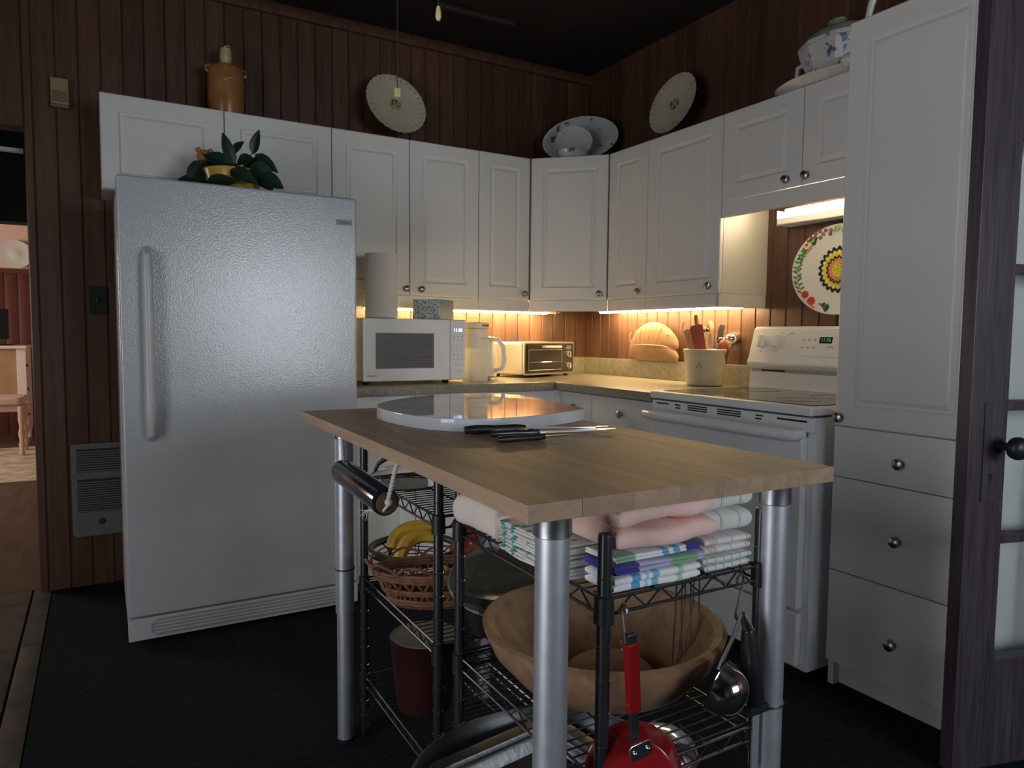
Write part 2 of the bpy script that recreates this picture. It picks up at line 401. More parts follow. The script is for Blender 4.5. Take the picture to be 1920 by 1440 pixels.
w2 = struct(MB().box(-4.52, -4.40, -3.80, -3.74, .0, 2.05).box(-4.52, -4.40, -2.46, -2.40, .0, 2.05).box(-4.52, -4.40, -3.8, -2.4, .0, .12).box(-4.52, -4.40, -3.8, -2.4, 1.98, 2.05).build('added_glazing', 'dark_wood'))  # unseen glazing added around the left fill, made tall for low light
MB().box(-4.44, -4.41, -3.13, -3.07, .12, 1.98).build('mullion', 'dark_wood', w2)
for xa, xb in ((-1.70, -1.07), (-1.0, -.34)): MB().box(xa, xb, -5.512, -5.508, .96, 1.90).build('pane', 'pane_glass', w1, smooth=0)
for ya, yb in ((-3.74, -3.13), (-3.07, -2.46)): MB().box(-4.512, -4.508, ya, yb, .12, 1.98).build('pane', 'pane_glass', w2, smooth=0)
struct(MB().box(-.02, .0, -2.93, -2.862, 0, 2.12).build('trim_4', 'door_wood', bevel=.003))
struct(MB().box(-4.6, .1, -5.6, .1, CEIL, CEIL + .06).build('ceiling', 'ceiling_paint'))
struct(MB().prism([(0, 0), (-.03, 0), (-.03, .02), (-.018, .045), (-.008, .06), (0, .06)], 0, 2.84, Matrix(((0, 0, 1, -2.84), (1, 0, 0, 0), (0, 1, 0, 2.615), (0, 0, 0, 1)))).build('trim_1', 'wall_wood'))
struct(MB().box(-1.18, -.76, -.415, -.380, CEIL - .022, CEIL).build('trim_2', 'dark_wood', bevel=.004))
struct(MB().box(-2.80, .1, -5.6, .05, -.06, 0).build('floor', 'carpet'))
ft = struct(MB().box(-4.6, -2.80, -5.6, .05, -.06, -.008).build('floor_tiled', 'grout'))
ft.name = 'floor'
T0 = MB().box(.004, .476, .004, .476, -.008, 0).build('tile', 'slate', ft, bevel=.003, loc=(-3.352, -.605, 0)).data
T1 = MB().box(.004, .476, .004, .172, -.008, 0).build('tile', 'slate', ft, bevel=.003, loc=(-3.352, -.125, 0)).data
T2 = MB().box(.004, .068, .004, .476, -.008, 0).build('tile', 'slate', ft, bevel=.003, loc=(-2.872, -.605, 0)).data
T3 = MB().box(.004, .068, .004, .172, -.008, 0).build('tile', 'slate', ft, bevel=.003, loc=(-2.872, -.125, 0)).data
for i in range(3):
    for j in range(10):
        x = -3.352 - .48 * i; y = -.605 - .48 * j
        if i + j: place('tile', T0, ft, (x, y, 0))
        if i and not j: place('tile', T1, ft, (x, -.125, 0))
for j in range(1, 10): place('tile', T2, ft, (-2.872, -.605 - .48 * j, 0))

# next room, seen through the doorway at the left
ff = struct(MB().box(-6.1, -1.5, .05, 6.0, -.06, 0).build('floor_next_room', 'floor_wood')); ff.name = 'floor'
fwl = struct(MB().box(-6.1, -1.5, 5.9, 6.0, 0, CEIL).build('wall_far', 'far_wall_paint'))
for i in range(50): pass
wp = MB().box(.003, .117, -.015, 0, 0, 1.74).build('plank', 'far_red_wood', fwl, bevel=.002, loc=(-3.0, 5.9, 0)).data
for i in range(1, 14): place('plank', wp, fwl, (-3.0 - .12 * i, 5.9, 0))
MB().box(-4.6, -2.6, 5.865, 5.9, 1.74, 1.79).build('rail', 'far_red_wood', fwl)
struct(MB().box(-6.1, -6.0, .1, 6, 0, .8).box(-6.1, -6, .1, 6, 2.4, CEIL).box(-6.1, -6, .1, 1.9, .8, 2.4).box(-6.1, -6, 4.5, 6, .8, 2.4).build('wall_far_left', 'far_wall_paint'))
w3 = struct(MB().box(-6.02, -5.95, 1.86, 1.92, .78, 2.42).box(-6.02, -5.95, 4.48, 4.54, .78, 2.42).box(-6.02, -5.95, 1.86, 4.54, .75, .82).box(-6.02, -5.95, 1.86, 4.54, 2.38, 2.45).build('added_far_window', 'desk_white'))  # unseen frame added around the next room's fill light
MB().box(-6.012, -6.008, 1.92, 4.48, .82, 2.38).build('pane', 'pane_glass', w3, smooth=0)
struct(MB().box(-1.6, -1.5, .1, 6, 0, CEIL).build('wall_far_right', 'far_wall_paint'))
c2 = struct(MB().box(-6.1, -1.5, .1, 6, CEIL, CEIL + .06).build('ceiling_next_room', 'ceiling_paint')); c2.name = 'ceiling'
struct(MB().box(-6.0, -1.6, 1.0, 1.14, 1.685, CEIL).build('wall_header_beam', 'ceiling_paint', bevel=.005))
struct(MB().box(-3.6, -2.86, .14, .17, 1.873, 1.888).box(-3.6, -2.9, .175, .18, 1.878, 1.886).build('trim_3', 'steel_pipe'))

# ------------------------------------------------------------------ kitchen cabinets
def door_mesh(w, h, inset=.062, th=.019, arch=False):
    """raised panel cabinet door; front at y=0 facing -Y, lower left corner at the origin"""
    m = MB()
    rings = [(0, th), (0, .0035), (.0035, 0), (inset, 0), (inset + .008, .0075), (inset + .013, .0080), (inset + .026, .0010), (inset + .036, .0016)]
    if min(w, h) < 2 * (inset + .05): 
        f = max(.3, (min(w, h) / 2 - .03) / (inset + .034)); rings = [(a if a < .01 else a * f, b) for a, b in rings]
    vs = []; fs = []
    for a, d in rings: vs += [(a, d, a), (w - a, d, a), (w - a, d, h - a), (a, d, h - a)]
    for j in range(len(rings) - 1):
        for i in range(4): fs.append((4 * j + i, 4 * j + (i + 1) % 4, 4 * j + 4 + (i + 1) % 4, 4 * j + 4 + i))
    n = 4 * (len(rings) - 1); fs += [(n, n + 1, n + 2, n + 3), (3, 2, 1, 0)]
    return m.add(vs, fs)
def flat_front(w, h, th=.019, e=.016, d=.004):
    m = MB(); rings = [(0, th), (0, d), (e, 0)]; vs = []; fs = []
    for a, dd in rings: vs += [(a, dd, a), (w - a, dd, a), (w - a, dd, h - a), (a, dd, h - a)]
    for j in range(2):
        for i in range(4): fs.append((4 * j + i, 4 * j + (i + 1) % 4, 4 * j + 4 + (i + 1) % 4, 4 * j + 4 + i))
    fs += [(8, 9, 10, 11), (3, 2, 1, 0)]; return m.add(vs, fs)
def knob_mb(x, z):
    M = Matrix.Translation((x, 0, z)) @ Matrix.Rotation(PI / 2, 4, 'X')
    return MB().lathe([(.0065, 0), (.006, .010), (.0075, .013), (.0145, .015), (.0165, .019), (.0155, .0235), (.011, .0265), (.0001, .0275)], 20, M=M)
def add_door(cab, x, z, w, h, knob=None, mesh=None, y=0, name='door', gap=.0018):
    o = (mesh or door_mesh)(w - 2 * gap, h - 2 * gap).build(name, 'cab_white', cab, loc=(x + gap, y, z + gap), smooth=20)
    if knob: knob_mb(knob[0] - x - gap, knob[1] - z - gap).build('knob', 'nickel', o)
    return o
ZT, ZB, ZV = 2.055, 1.305, 1.246
DU = .297
UA = -PI / 2
def upper(name, label, loc, rz, w, z0, z1, doors, depth=DU - .02, rail=True, rh=.059, railinset=.004, group='white wall cabinets', railw=None):
    """cabinet with its front left corner (seen from the front) at loc, +X to the right, front at y=0"""
    c = thing(name, label, 'cabinet', (loc[0], loc[1], z0), rz, group)
    h = z1 - z0
    MB().box(.0005, w - .0005, .0205, .0205 + depth, 0, h).build('body', 'cab_edge', c)
    for (x, dw, kx) in doors:
        add_door(c, x, 0, dw, h, None if kx is None else (kx, .032))
    if rail: MB().box(.0005, (railw or w) - .0005, railinset, railinset + .018, -rh, -.001).build('light_rail', 'cab_white', c, bevel=.002)
    return c
A0, A1, A2, A3, A4, A5 = -2.576, -2.117, -1.658, -1.2785, -.899, -.5945
B5, B4, B3, B2, B1 = -.5945, -.894, -1.368, -1.766, -2.154
upper('wall_cabinet', 'white two-door wall cabinet above the refrigerator', (A0, -DU), 0, A2 - A0, 1.68, ZT, [(0, A1 - A0, None), (A1 - A0, A2 - A1, None)], rail=False)
upper('wall_cabinet', 'white two-door wall cabinet above the microwave', (A2, -DU), 0, A4 - A2, ZB, ZT, [(0, A3 - A2, .357), (A3 - A2, A4 - A3, .437)])
upper('wall_cabinet', 'narrow white wall cabinet just left of the angled corner cabinet', (A4, -DU), 0, A5 - A4, ZB, ZT, [(0, A5 - A4, .269)])
dl = (A5 + DU) ** 2 * 2
dw = math.sqrt(2) * abs(A5 + DU)
cc = thing('corner_cabinet', 'white angled corner wall cabinet under the floral china', 'cabinet', (A5, -DU, ZB), -PI / 4, 'white wall cabinets')
MB().prism([(A5 + .001, -.001), (A5 + .001, -DU + .029), (-DU + .029, B5 + .001), (-.001, B5 + .001), (-.001, -.001)], ZB, ZT).build('body', 'cab_edge', cc, world=True)
add_door(cc, .004, 0, dw - .008, ZT - ZB, (dw - .042, .032))
MB().box(.0, dw, .004, .022, -.059, -.001).build('light_rail', 'cab_white', cc, bevel=.002)
upper('wall_cabinet', 'very narrow white wall cabinet just right of the angled corner cabinet', (-DU, B5), UA, B5 - B4, ZB, ZT, [(0, B5 - B4, B5 - B4 - .045)])
e = upper('wall_cabinet', 'white wall cabinet above the utensil crock', (-DU, B4), UA, B4 - B3, ZB, ZT, [(0, B4 - B3, B4 - B3 - .052)])
MB().box(B4 - B3 - .018, B4 - B3, .004, DU - .002, -.059, -.001).build('light_rail', 'cab_white', e, bevel=.001)
h = upper('wall_cabinet', 'short white two-door wall cabinet over the stove', (-DU, B3), UA, B3 - B1, 1.688, ZT, [(0, B3 - B2, B3 - B2 - .062), (B3 - B2, B2 - B1, B3 - B2 + .026)], rh=.066)

# base cabinets and worktop
ZC = .889
def base(name, label, loc, rz, w, cols, group='white base cabinets', depth=.56):
    c = thing(name, label, 'cabinet', (loc[0], loc[1], 0), rz, group)
    MB().box(.0005, w - .0005, .0205, .0205 + depth, .1, ZC - .04).build('body', 'cab_edge', c)
    MB().box(.0005, w - .0005, .08, .10, .001, .1).build('toe_kick', 'cab_edge', c)
    for x, dw, split in cols:
        if split: add_door(c, x, ZC - .185, dw, .14, (x + dw / 2, ZC - .115), mesh=flat_front, name='drawer')
        add_door(c, x, .105, dw, ZC - .185 - .105, None if not split else (x + dw - .04, .62))
    return c
base('base_cabinet', 'white base cabinet under the microwave, partly behind the wooden table', (-1.69, -.625), 0, .62, [(0, .31, True), (.31, .31, True)])
base('base_cabinet', 'white base cabinet beside the counter corner, under the kettle', (-1.07, -.625), 0, .43, [(0, .43, True)])
base('base_cabinet', 'white base cabinet with two small drawers left of the stove', (-.625, -.66), UA, .706, [(0, .252, True), (.252, .454, True)], depth=.60)
MB().box(-.645, -.606, -.656, -.605, .1, ZC - .04).build('corner_filler', 'cab_white', bpy.data.objects['base_cabinet.001'], world=True)
ct = thing('worktop', 'speckled brown stone-look countertop running into the corner', 'countertop', (-.66, -.66, ZC))
D = .662
MB().prism([(-1.70, -D), (-D, -D), (-.001, -.001), (-1.70, -.001)], ZC - .038, ZC).build('slab', 'laminate', ct, bevel=.004, world=True)
MB().prism([(-D, -D), (-D, -1.366), (-.001, -1.366), (-.001, -.001)], ZC - .038, ZC).build('slab', 'laminate', ct, bevel=.004, world=True)
MB().box(-1.70, -.001, -.021, -.001, ZC, ZC + .098).build('backsplash', 'laminate', ct, bevel=.003, world=True)
MB().box(-.021, -.001, -1.366, -.022, ZC, ZC + .098).build('backsplash', 'laminate', ct, bevel=.003, world=True)

# tall pantry
DP = .598; PY0, PY1 = -2.1585, -2.590
pw = PY0 - PY1
pc = thing('pantry_cabinet', 'tall white pantry cabinet with one long door above three drawers', 'cabinet', (-DP, PY0, 0), UA)
MB().box(.0005, pw - .0005, .0205, DP - .002, .08, 2.072).build('body', 'cab_white', pc)
MB().box(.02, pw - .0005, .05, .07, .001, .08).build('toe_kick', 'cab_edge', pc)
MB().box(.0005, .02, .02, .07, .001, .08).build('toe_kick', 'cab_edge', pc)
dr = add_door(pc, 0, .841, pw, 2.072 - .841, (.022, .869))
for (z0, z1, kz) in ((.681, .841, .753), (.381, .681, .524), (.082, .381, .215)):
    add_door(pc, 0, z0, pw, z1 - z0, (.222, kz), mesh=flat_front, name='drawer')

# open glazed door beside the pantry
TH = rad(-15)
gd = thing('door_1', 'dark stained door with small glass panes standing open beside the pantry', 'door', (-.75, -2.64, 0), TH, kind='structure')
gw, gh = .79, 2.04
st = .118; mt = .022
MB().box(0, st, 0, .038, .012, gh).build('stile', 'door_wood', gd, bevel=.002)
MB().box(gw - st, gw, 0, .038, .012, gh).build('stile', 'door_wood', gd, bevel=.002)
MB().box(st, gw - st, 0, .038, .012, .295).build('rail', 'door_wood', gd, bevel=.002)
MB().box(st, gw - st, 0, .038, 1.93, gh).build('rail', 'door_wood', gd, bevel=.002)
zl = [.295, .61, .95, 1.29, 1.618, 1.93]
for z in zl[1:-1]: MB().box(st, gw - st, .004, .034, z - .013, z + .013).build('muntin', 'door_wood', gd, bevel=.003)
xm = (gw) / 2
MB().box(xm - .011, xm + .011, .0045, .0335, .295, 1.93).build('muntin', 'door_wood', gd, bevel=.003)
for i in range(5):
    for (xa, xb) in ((st, xm - .011), (xm + .011, gw - st)):
        MB().box(xa, xb, .017, .020, zl[i] + .013 * (i > 0), zl[i + 1] - .013 * (i < 4)).build('pane', 'pane_glass', gd, smooth=0)
lk = MB().prism(rrect(.062, .25, .004, 2, .075, .835), .0, .004, XZ).build('lock_plate', 'door_wood', gd, bevel=.001)
Mk = Matrix.Translation((.088, 0, .852)) @ Matrix.Rotation(PI / 2, 4, 'X')
MB().lathe([(.020, 0), (.019, .006), (.010, .009), (.0095, .032), (.016, .036), (.026, .046), (.0285, .056), (.026, .066), (.016, .074), (.0001, .0765)], 24, M=Mk).build('door_knob', 'black_plastic', lk)
MB().prism([(.066, .762), (.071, .762), (.071, .772), (.0735, .778), (.0685, .783), (.0635, .778), (.066, .772)], .004, .0045, XZ).build('keyhole', 'dark_gap', lk)

# ------------------------------------------------------------------ refrigerator
FX0, FX1, FY, FZ = -2.538, -1.704, -.797, 1.648
fr = thing('refrigerator', 'large white single-door refrigerator with textured door', 'refrigerator', ((FX0 + FX1) / 2, -.4, 0))
MB().box(FX0 + .004, FX1 - .004, -.72, -.03, .02, FZ - .006).build('body', 'fridge_plain', fr, bevel=.006, world=True)
MB().box(FX0, FX1, FY, -.728, .103, FZ).build('door', 'fridge_white', fr, bevel=.010, seg=4, world=True)
kp = MB().box(FX0 + .002, FX1 - .002, FY + .004, -.728, .018, .098).build('kick_plate', 'fridge_plain', fr, bevel=.003, world=True)
gm = MB()
gm.prism(rrect(.70, .060, .028, 5, -2.115, .058), -FY - .0035, -FY - .0015, XZ)
gm.build('grille_recess', 'fridge_grey', kp, world=True)
for r in range(4):
    MB().box(-2.455, -1.775, FY - .001, FY + .003, .038 + r * .0125, .0435 + r * .0125).build('grille_slat', 'fridge_plain', kp, bevel=.001, world=True)
hm = MB()
hp = [(FY - .003), (FY - .034), (FY - .041), (FY - .041), (FY - .034), (FY - .003)]
hz = [1.398, 1.375, 1.30, .83, .76, .742]
hm.tube([(-2.452, y, z) for y, z in zip(hp, hz)], [.014, .0175, .018, .018, .0165, .013], 14)
hm.build('handle', 'fridge_plain', fr, world=True)
hd = MB().box(FX1 - .075, FX1 - .01, -.74, -.66, FZ - .006, FZ + .012).build('hinge_cover', 'fridge_plain', fr, bevel=.005, world=True)
bd = MB().box(-1.787, -1.724, FY - .0015, FY + .001, 1.540, 1.562).build('badge', 'fridge_grey', fr, bevel=.001, world=True)
bd['label'] = 'small grey nameplate'
text('Frigidaire', .0135, 'ink', bd, (-1.7555 + (FX0 + FX1) / -2, FY - .0016 + .4, 1.551), (PI / 2, 0, 0))

# ------------------------------------------------------------------ stove
SY0, SY1, SX = -1.372, -2.132, -.672
sv = thing('stove', 'white electric stove with black glass cooktop', 'stove', (SX, SY0, 0), UA)
sw = SY0 - SY1
MB().box(.006, sw - .006, .03, .645, .03, .862).build('body', 'appliance_white', sv, bevel=.003)
MB().box(0, sw, .0, .628, .868, .897).build('cooktop_frame', 'appliance_white', sv, bevel=.007, seg=3)
MB().box(.028, sw - .028, .045, .545, .897, .8995).build('cooktop_glass', 'glass_black', sv, bevel=.001)
for (bx, by, br) in ((.2, .19, .10), (.56, .19, .075), (.2, .42, .075), (.56, .42, .10)):
    MB().tube([(bx + br * math.cos(2 * PI * i / 32), by + br * math.sin(2 * PI * i / 32), .8996) for i in range(32)], .0009, 5, closed=True).build('burner_ring', 'ink_soft', sv)
MB().box(.004, sw - .004, .012, .03, .815, .862).build('vent_strip', 'appliance_white', sv, bevel=.002)
for (xa, xb, za, zb) in ((.03, .10, .848, .853), (.135, .165, .848, .853), (.140, .165, .837, .842), (.205, .305, .852, .8565), (.205, .305, .844, .8485), (.205, .305, .836, .8405), (.355, .465, .852, .8565), (.355, .465, .844, .8485), (.355, .465, .836, .8405), (.53, .56, .848, .853), (.53, .555, .837, .842), (.62, .735, .846, .852)):
    MB().box(xa, xb, .0105, .0125, za, zb).build('vent_slot', 'dark_gap', sv)
od = MB().box(.006, sw - .03, .0, .03, .235, .80).build('oven_door', 'appliance_white', sv, bevel=.006, seg=3)
MB().tube([(.008, .012, .808), (.012, -.028, .806), (.06, -.036, .806), (.38, -.040, .806), (sw - .09, -.036, .806), (sw - .045, -.028, .806), (sw - .04, .012, .808)], [.016, .019, .020, .020, .020, .019, .016], 14).build('handle', 'appliance_white', od)
MB().box(.006, sw - .03, .004, .03, .045, .222).build('drawer', 'appliance_white', sv, bevel=.006, seg=3)
MB().box(.03, sw - .03, .05, .60, 0, .03).build('foot_rail', 'black_plastic', sv)
# backguard
M_ = Matrix(((0, 0, 1, 0), (1, 0, 0, 0), (0, 1, 0, 0), (0, 0, 0, 1)))   # prism (y,z) profile extruded along x
bgd = MB().prism([(.575, .897), (.645, .897), (.645, 1.155), (.635, 1.165), (.612, 1.163), (.600, 1.155), (.566, 1.03), (.556, 1.012), (.556, 1.0), (.572, .985), (.580, .982)], .0, sw, M_).build('backguard', 'appliance_white', sv, bevel=.003)
MB().box(.012, sw - .012, .5745, .5765, .968, .981).build('vent_gap', 'fridge_grey', bgd)
MB().box(.07, .19, .5735, .576, .972, .979).build('vent_slot', 'dark_gap', bgd)
tilt = math.atan2(.034, .125)
def panel(x, z):       # point on the sloping control face
    t = (z - 1.03) / .125
    return (x, .566 + .034 * t, z)
Rk = Matrix.Rotation(PI / 2 - tilt, 4, 'X')
for kx in (.062, .142):
    p = panel(kx, 1.098)
    o = MB().lathe([(.0285, 0), (.0275, .006), (.020, .008), (.0195, .010), (.0001, .010)], 24).build('knob', 'white_plastic', bgd, loc=p, rot=(PI / 2 - tilt, 0, 0))
    MB().box(-.012, .012, -.026, .026, .004, .026).build('grip', 'white_plastic', o, bevel=.004)
cp = MB().prism(rrect(.36, .108, .014, 5), 0, .0022).build('control_panel', 'appliance_white', bgd, bevel=.001, loc=panel(.432, 1.093), rot=(PI / 2 - tilt, 0, 0))
ld = MB().prism(rrect(.058, .026, .002, 2), .002, .003).build('clock_display', 'glass_black', cp, loc=(-.058, .014, 0))
text('11:36', .021, 'clock_green', ld, (0, 0, .0033), (0, 0, 0))
for r in range(2):
    for c in range(3):
        MB().box(-.168 + c * .027, -.156 + c * .027, .012 - .033 * r, .017 - .033 * r, .0022, .0026).box(-.165 + c * .027, -.159 + c * .027, .020 - .033 * r, .0215 - .033 * r, .0022, .0026).build('button_mark', 'ink_soft', cp)
MB().box(-.055, -.015, -.018, -.016, .0022, .0026).box(-.045, -.02, -.012, -.010, .0022, .0026).build('button_mark', 'ink_soft', cp)
for (mx, mz, mw_) in ((.205, 1.135, .026), (.19, 1.128, .006), (.062, 1.055, .006), (.142, 1.057, .006), (.068, 1.136, .004), (.148, 1.136, .004)):
    MB().prism(rrect(mw_, .003, .001, 1), 0, .0006).build('print_mark', 'ink_soft', bgd, loc=panel(mx, mz), rot=(PI / 2 - tilt, 0, 0))

# ------------------------------------------------------------------ lights in the kitchen
def point_strip(name, loc, rot, sx, sy, power, col): return area(name, loc, rot, sx, sy, power, col)
uc = thing('under_cabinet_light', 'glowing strip light under the left run of wall cabinets', 'light', (-.64, -.075, 1.243), group='under cabinet lights')
MB().box(-1.44, -.33, -.10, -.05, 1.249, 1.262).build('housing', 'white_plastic', uc, bevel=.002, world=True)
MB().box(-1.43, -.345, -.093, -.057, 1.240, 1.2485).build('tube', 'uc_light_strong', uc, bevel=.002, world=True)
uc2 = thing('under_cabinet_light', 'glowing strip light under the cabinets above the utensil crock', 'light', (-.075, -.75, 1.243), group='under cabinet lights')
MB().box(-.10, -.05, -1.30, -.25, 1.256, 1.268).build('housing', 'white_plastic', uc2, bevel=.002, world=True)
MB().box(-.093, -.057, -1.29, -.26, 1.247, 1.2555).build('tube', 'uc_light', uc2, bevel=.002, world=True)
hl = thing('stove_light', 'white wall lamp with a bright tube above the stove', 'light', (-.04, -1.75, 1.59))
MB().box(-.035, -.001, -2.06, -1.482, 1.592, 1.668).box(-.085, -.034, -2.06, -1.482, 1.592, 1.600).box(-.085, -.082, -2.06, -1.482, 1.600, 1.622).box(-.085, -.034, -1.486, -1.482, 1.592, 1.655).build('housing', 'white_plastic', hl, bevel=.002, world=True)
MB().cyl((-.06, -1.50, 1.636), (-.06, -2.05, 1.636), .0135, 14).build('tube', 'hood_light', hl, world=True)
plug = thing('light_switch_plug', 'small clear plug hanging at the end of the left under cabinet light', 'plug', (-.30, -.06, 1.23))
MB().box(-.325, -.275, -.085, -.05, 1.242, 1.258).build('case', 'cream_plastic', plug, bevel=.004, world=True)
MB().tube([(-.275, -.06, 1.25), (-.255, -.04, 1.235), (-.235, -.02, 1.25), (-.20, -.01, 1.256)], .0025, 6).build('lead', 'cord_white', plug, world=True)

# ------------------------------------------------------------------ things on the worktop
ov = thing('microwave_oven', 'white microwave oven with blue lit clock on the worktop', 'microwave', (-1.348, -.36, ZC))
X0, X1, Y0, Z0, Z1 = -1.600, -1.096, -.55, .903, 1.187
MB().box(X0 + .002, X1 - .002, Y0 + .028, -.16, Z0, Z1).build('body', 'appliance_white', ov, bevel=.006, world=True)
md = MB().box(X0, X1 - .082, Y0, Y0 + .027, Z0 + .001, Z1 - .001).build('door', 'appliance_white', ov, bevel=.005, world=True)
wd = MB().box(-1.541, -1.262, Y0 - .0008, Y0 + .004, .961, 1.121).build('window', 'gunmetal', md, world=True)
sl = MB()
for i in range(22):
    z = .964 + i * .0072; sl.tube([(-1.540 + .02 * j, Y0 - .001, z + .0008 * math.sin(j * .9 + i)) for j in range(15)], .0011, 4)
o = sl.build('window_mesh', 'ink_soft', wd, world=True); o['kind'] = 'stuff'
cpn = MB().box(X1 - .080, X1, Y0, Y0 + .027, Z0 + .001, Z1 - .001).build('control_panel', 'appliance_white', ov, bevel=.008, seg=3, world=True)
def W(o, p): return tuple(WM[o].inverted() @ Vector(p))
text('11:38', .021, 'clock_blue', cpn, W(cpn, (X1 - .043, Y0 - .001, 1.137)), (PI / 2, 0, 0), name='clock_digits')
text('Panasonic', .0115, 'ink', md, W(md, (X0 + .042, Y0 - .0006, .930)), (PI / 2, 0, 0))
for r, z in enumerate((1.104, 1.089, 1.068, 1.057, 1.046, 1.035, 1.021, .999)):
    for c in range(3):
        w_ = .007 if r in (0, 1, 6, 7) else .0025
        MB().box(X1 - .068 + c * .021, X1 - .068 + c * .021 + w_, Y0 - .0006, Y0, z, z + .0032).build('key_mark', 'ink_soft', cpn, world=True)
for z in (.973, .949, .941): MB().box(X1 - .070, X1 - .016, Y0 - .0006, Y0, z, z + .0012).build('key_mark', 'ink_soft', cpn, world=True)
for (fx, fy) in ((-1.575, -.51), (-1.185, -.51), (-1.575, -.2), (-1.14, -.2)): MB().lathe([(.012, 0), (.016, .012), (.03, .0145)], 14, (fx, fy, ZC)).build('foot', 'black_plastic', ov, world=True)
pt = thing('paper_towel_roll', 'white roll of paper towels standing on the microwave', 'paper towels', (-1.468, -.42, 1.188))
MB().lathe([(.02, .002), (.073, .002), (.0745, .006), (.0745, .290), (.073, .294), (.02, .294), (.02, .002)], 40, cap0=False, cap1=False).build('roll', 'paper', pt)
MB().lathe([(.0195, .0), (.0195, .296)], 20, cap0=False, cap1=False).build('core', 'cork_wood', pt)
tb = thing('tissue_box', 'square tissue box printed with grey-green leaves on the microwave', 'tissue box', (-1.216, -.44, 1.188), rad(38))
MB().box(-.072, .072, -.072, .072, 0, .092).build('carton', 'tissue_print', tb, bevel=.002)
MB().lathe([(.030, .0925), (.026, .0927)], 24, sx=1.2, sy=.8).build('opening', 'ink_soft', tb)
# water filter dispenser
wf = thing('water_filter_jug', 'tall cream water filter jug with frosted tank beside the microwave', 'water filter', (-1.005, -.47, ZC), rad(12))
MB().prism(rrect(.094, .10, .016, 4), .0, .165).build('tank', 'frosted', wf, bevel=.003)
MB().prism(rrect(.097, .103, .016, 4), .165, .255).build('filter_housing', 'cream_plastic', wf, bevel=.002)
lid = MB().prism(rrect(.099, .105, .016, 4), .2565, .288).build('lid', 'cream_plastic', wf, bevel=.006)
MB().box(-.002, .040, -.0535, -.052, .268, .278).build('spout_slot', 'dark_spoon_wood', lid)
for i in range(6): MB().box(-.008 + .0085 * i, -.003 + .0085 * i, -.0522, -.0512, .206 + .002 * (i % 2), .213).build('print_mark', 'ink_soft', wf)
# kettle
kt = thing('electric_kettle', 'white electric kettle with a big loop handle', 'kettle', (-.905, -.36, ZC), rad(-25))
MB().lathe([(.072, .0), (.074, .012), (.066, .018)], 28).build('base', 'chrome', kt)
MB().lathe([(.070, .019), (.0725, .03), (.070, .10), (.062, .17), (.054, .20), (.05, .204)], 32).build('body', 'white_plastic', kt)
MB().lathe([(.051, .2045), (.048, .215), (.03, .222), (.0001, .224)], 28).build('lid', 'white_plastic', kt)
MB().tube([(.045, -.02, .208), (.075, -.045, .203), (.10, -.065, .165), (.104, -.07, .10), (.095, -.062, .06), (.066, -.04, .05)], [.012, .012, .0125, .0125, .012, .010], 12).build('handle', 'white_plastic', kt)
MB().tube([(-.05, .02, .17), (-.075, .03, .195)], [.022, .014], 12).build('spout', 'white_plastic', kt)
# toaster oven
tv = thing('toaster_oven', 'steel toaster oven with a glass door in the counter corner', 'toaster oven', (-.655, -.355, ZC), rad(20))
tw, thh, td = .455, .175, .25
MB().box(0, tw, .012, td, .016, .016 + thh).build('body', 'toaster_steel', tv, bevel=.012, seg=3)
fp = MB().prism(rrect(tw, thh + .004, .014, 4, tw / 2, .016 + thh / 2), -.012, .0, XZ).build('face_frame', 'toaster_steel', tv, bevel=.002)
MB().prism(rrect(tw - .016, thh - .014, .010, 4, tw / 2, .016 + thh / 2), .0, .0025, XZ).build('front_panel', 'oven_glass', fp)
dd = MB().prism(rrect(.315, .140, .004, 2, .178, .103), .0028, .006, XZ).build('glass_door', 'oven_glass', tv)
MB().tube([(.03, -.0065, .04), (.33, -.0065, .04), (.33, -.0065, .15), (.03, -.0065, .15)], .0012, 5, closed=True).build('door_trim', 'toaster_steel', dd)
MB().tube([(.035, -.007, .083), (.325, -.007, .083)], .0016, 5).build('rack_bar', 'chrome', dd)
MB().tube([(.15, -.006, .166), (.152, -.022, .166), (.165, -.027, .166), (.285, -.027, .166), (.298, -.022, .166), (.30, -.006, .166)], .0075, 10).build('handle', 'white_plastic', dd)
for z in (.122, .058):
    o = MB().lathe([(.021, 0), (.020, .008), (.017, .012), (.0001, .0125)], 22, M=Matrix.Translation((.403, -.0025, z)) @ Matrix.Rotation(PI / 2, 4, 'X')).build('knob', 'chrome', tv)
    MB().box(.4015, .4045, -.0165, -.0145, z - .015, z + .015).build('pointer', 'white_plastic', o)
    MB().box(.375, .385, -.0032, -.0026, z + .014, z + .0155).build('print_mark', 'white_plastic', tv)
MB().box(.375, .425, -.0032, -.0026, .160, .166).box(.382, .418, -.0032, -.0026, .169, .172).box(.378, .42, -.0032, -.0026, .153, .156).build('print_mark', 'ink_soft', tv)
for (fx, fy) in ((.04, .03), (tw - .04, .03), (.04, td - .03), (tw - .04, td - .03), (.27, .04)): MB().lathe([(.012, 0), (.014, .017)], 12, (fx, fy, 0)).build('foot', 'black_plastic', tv)
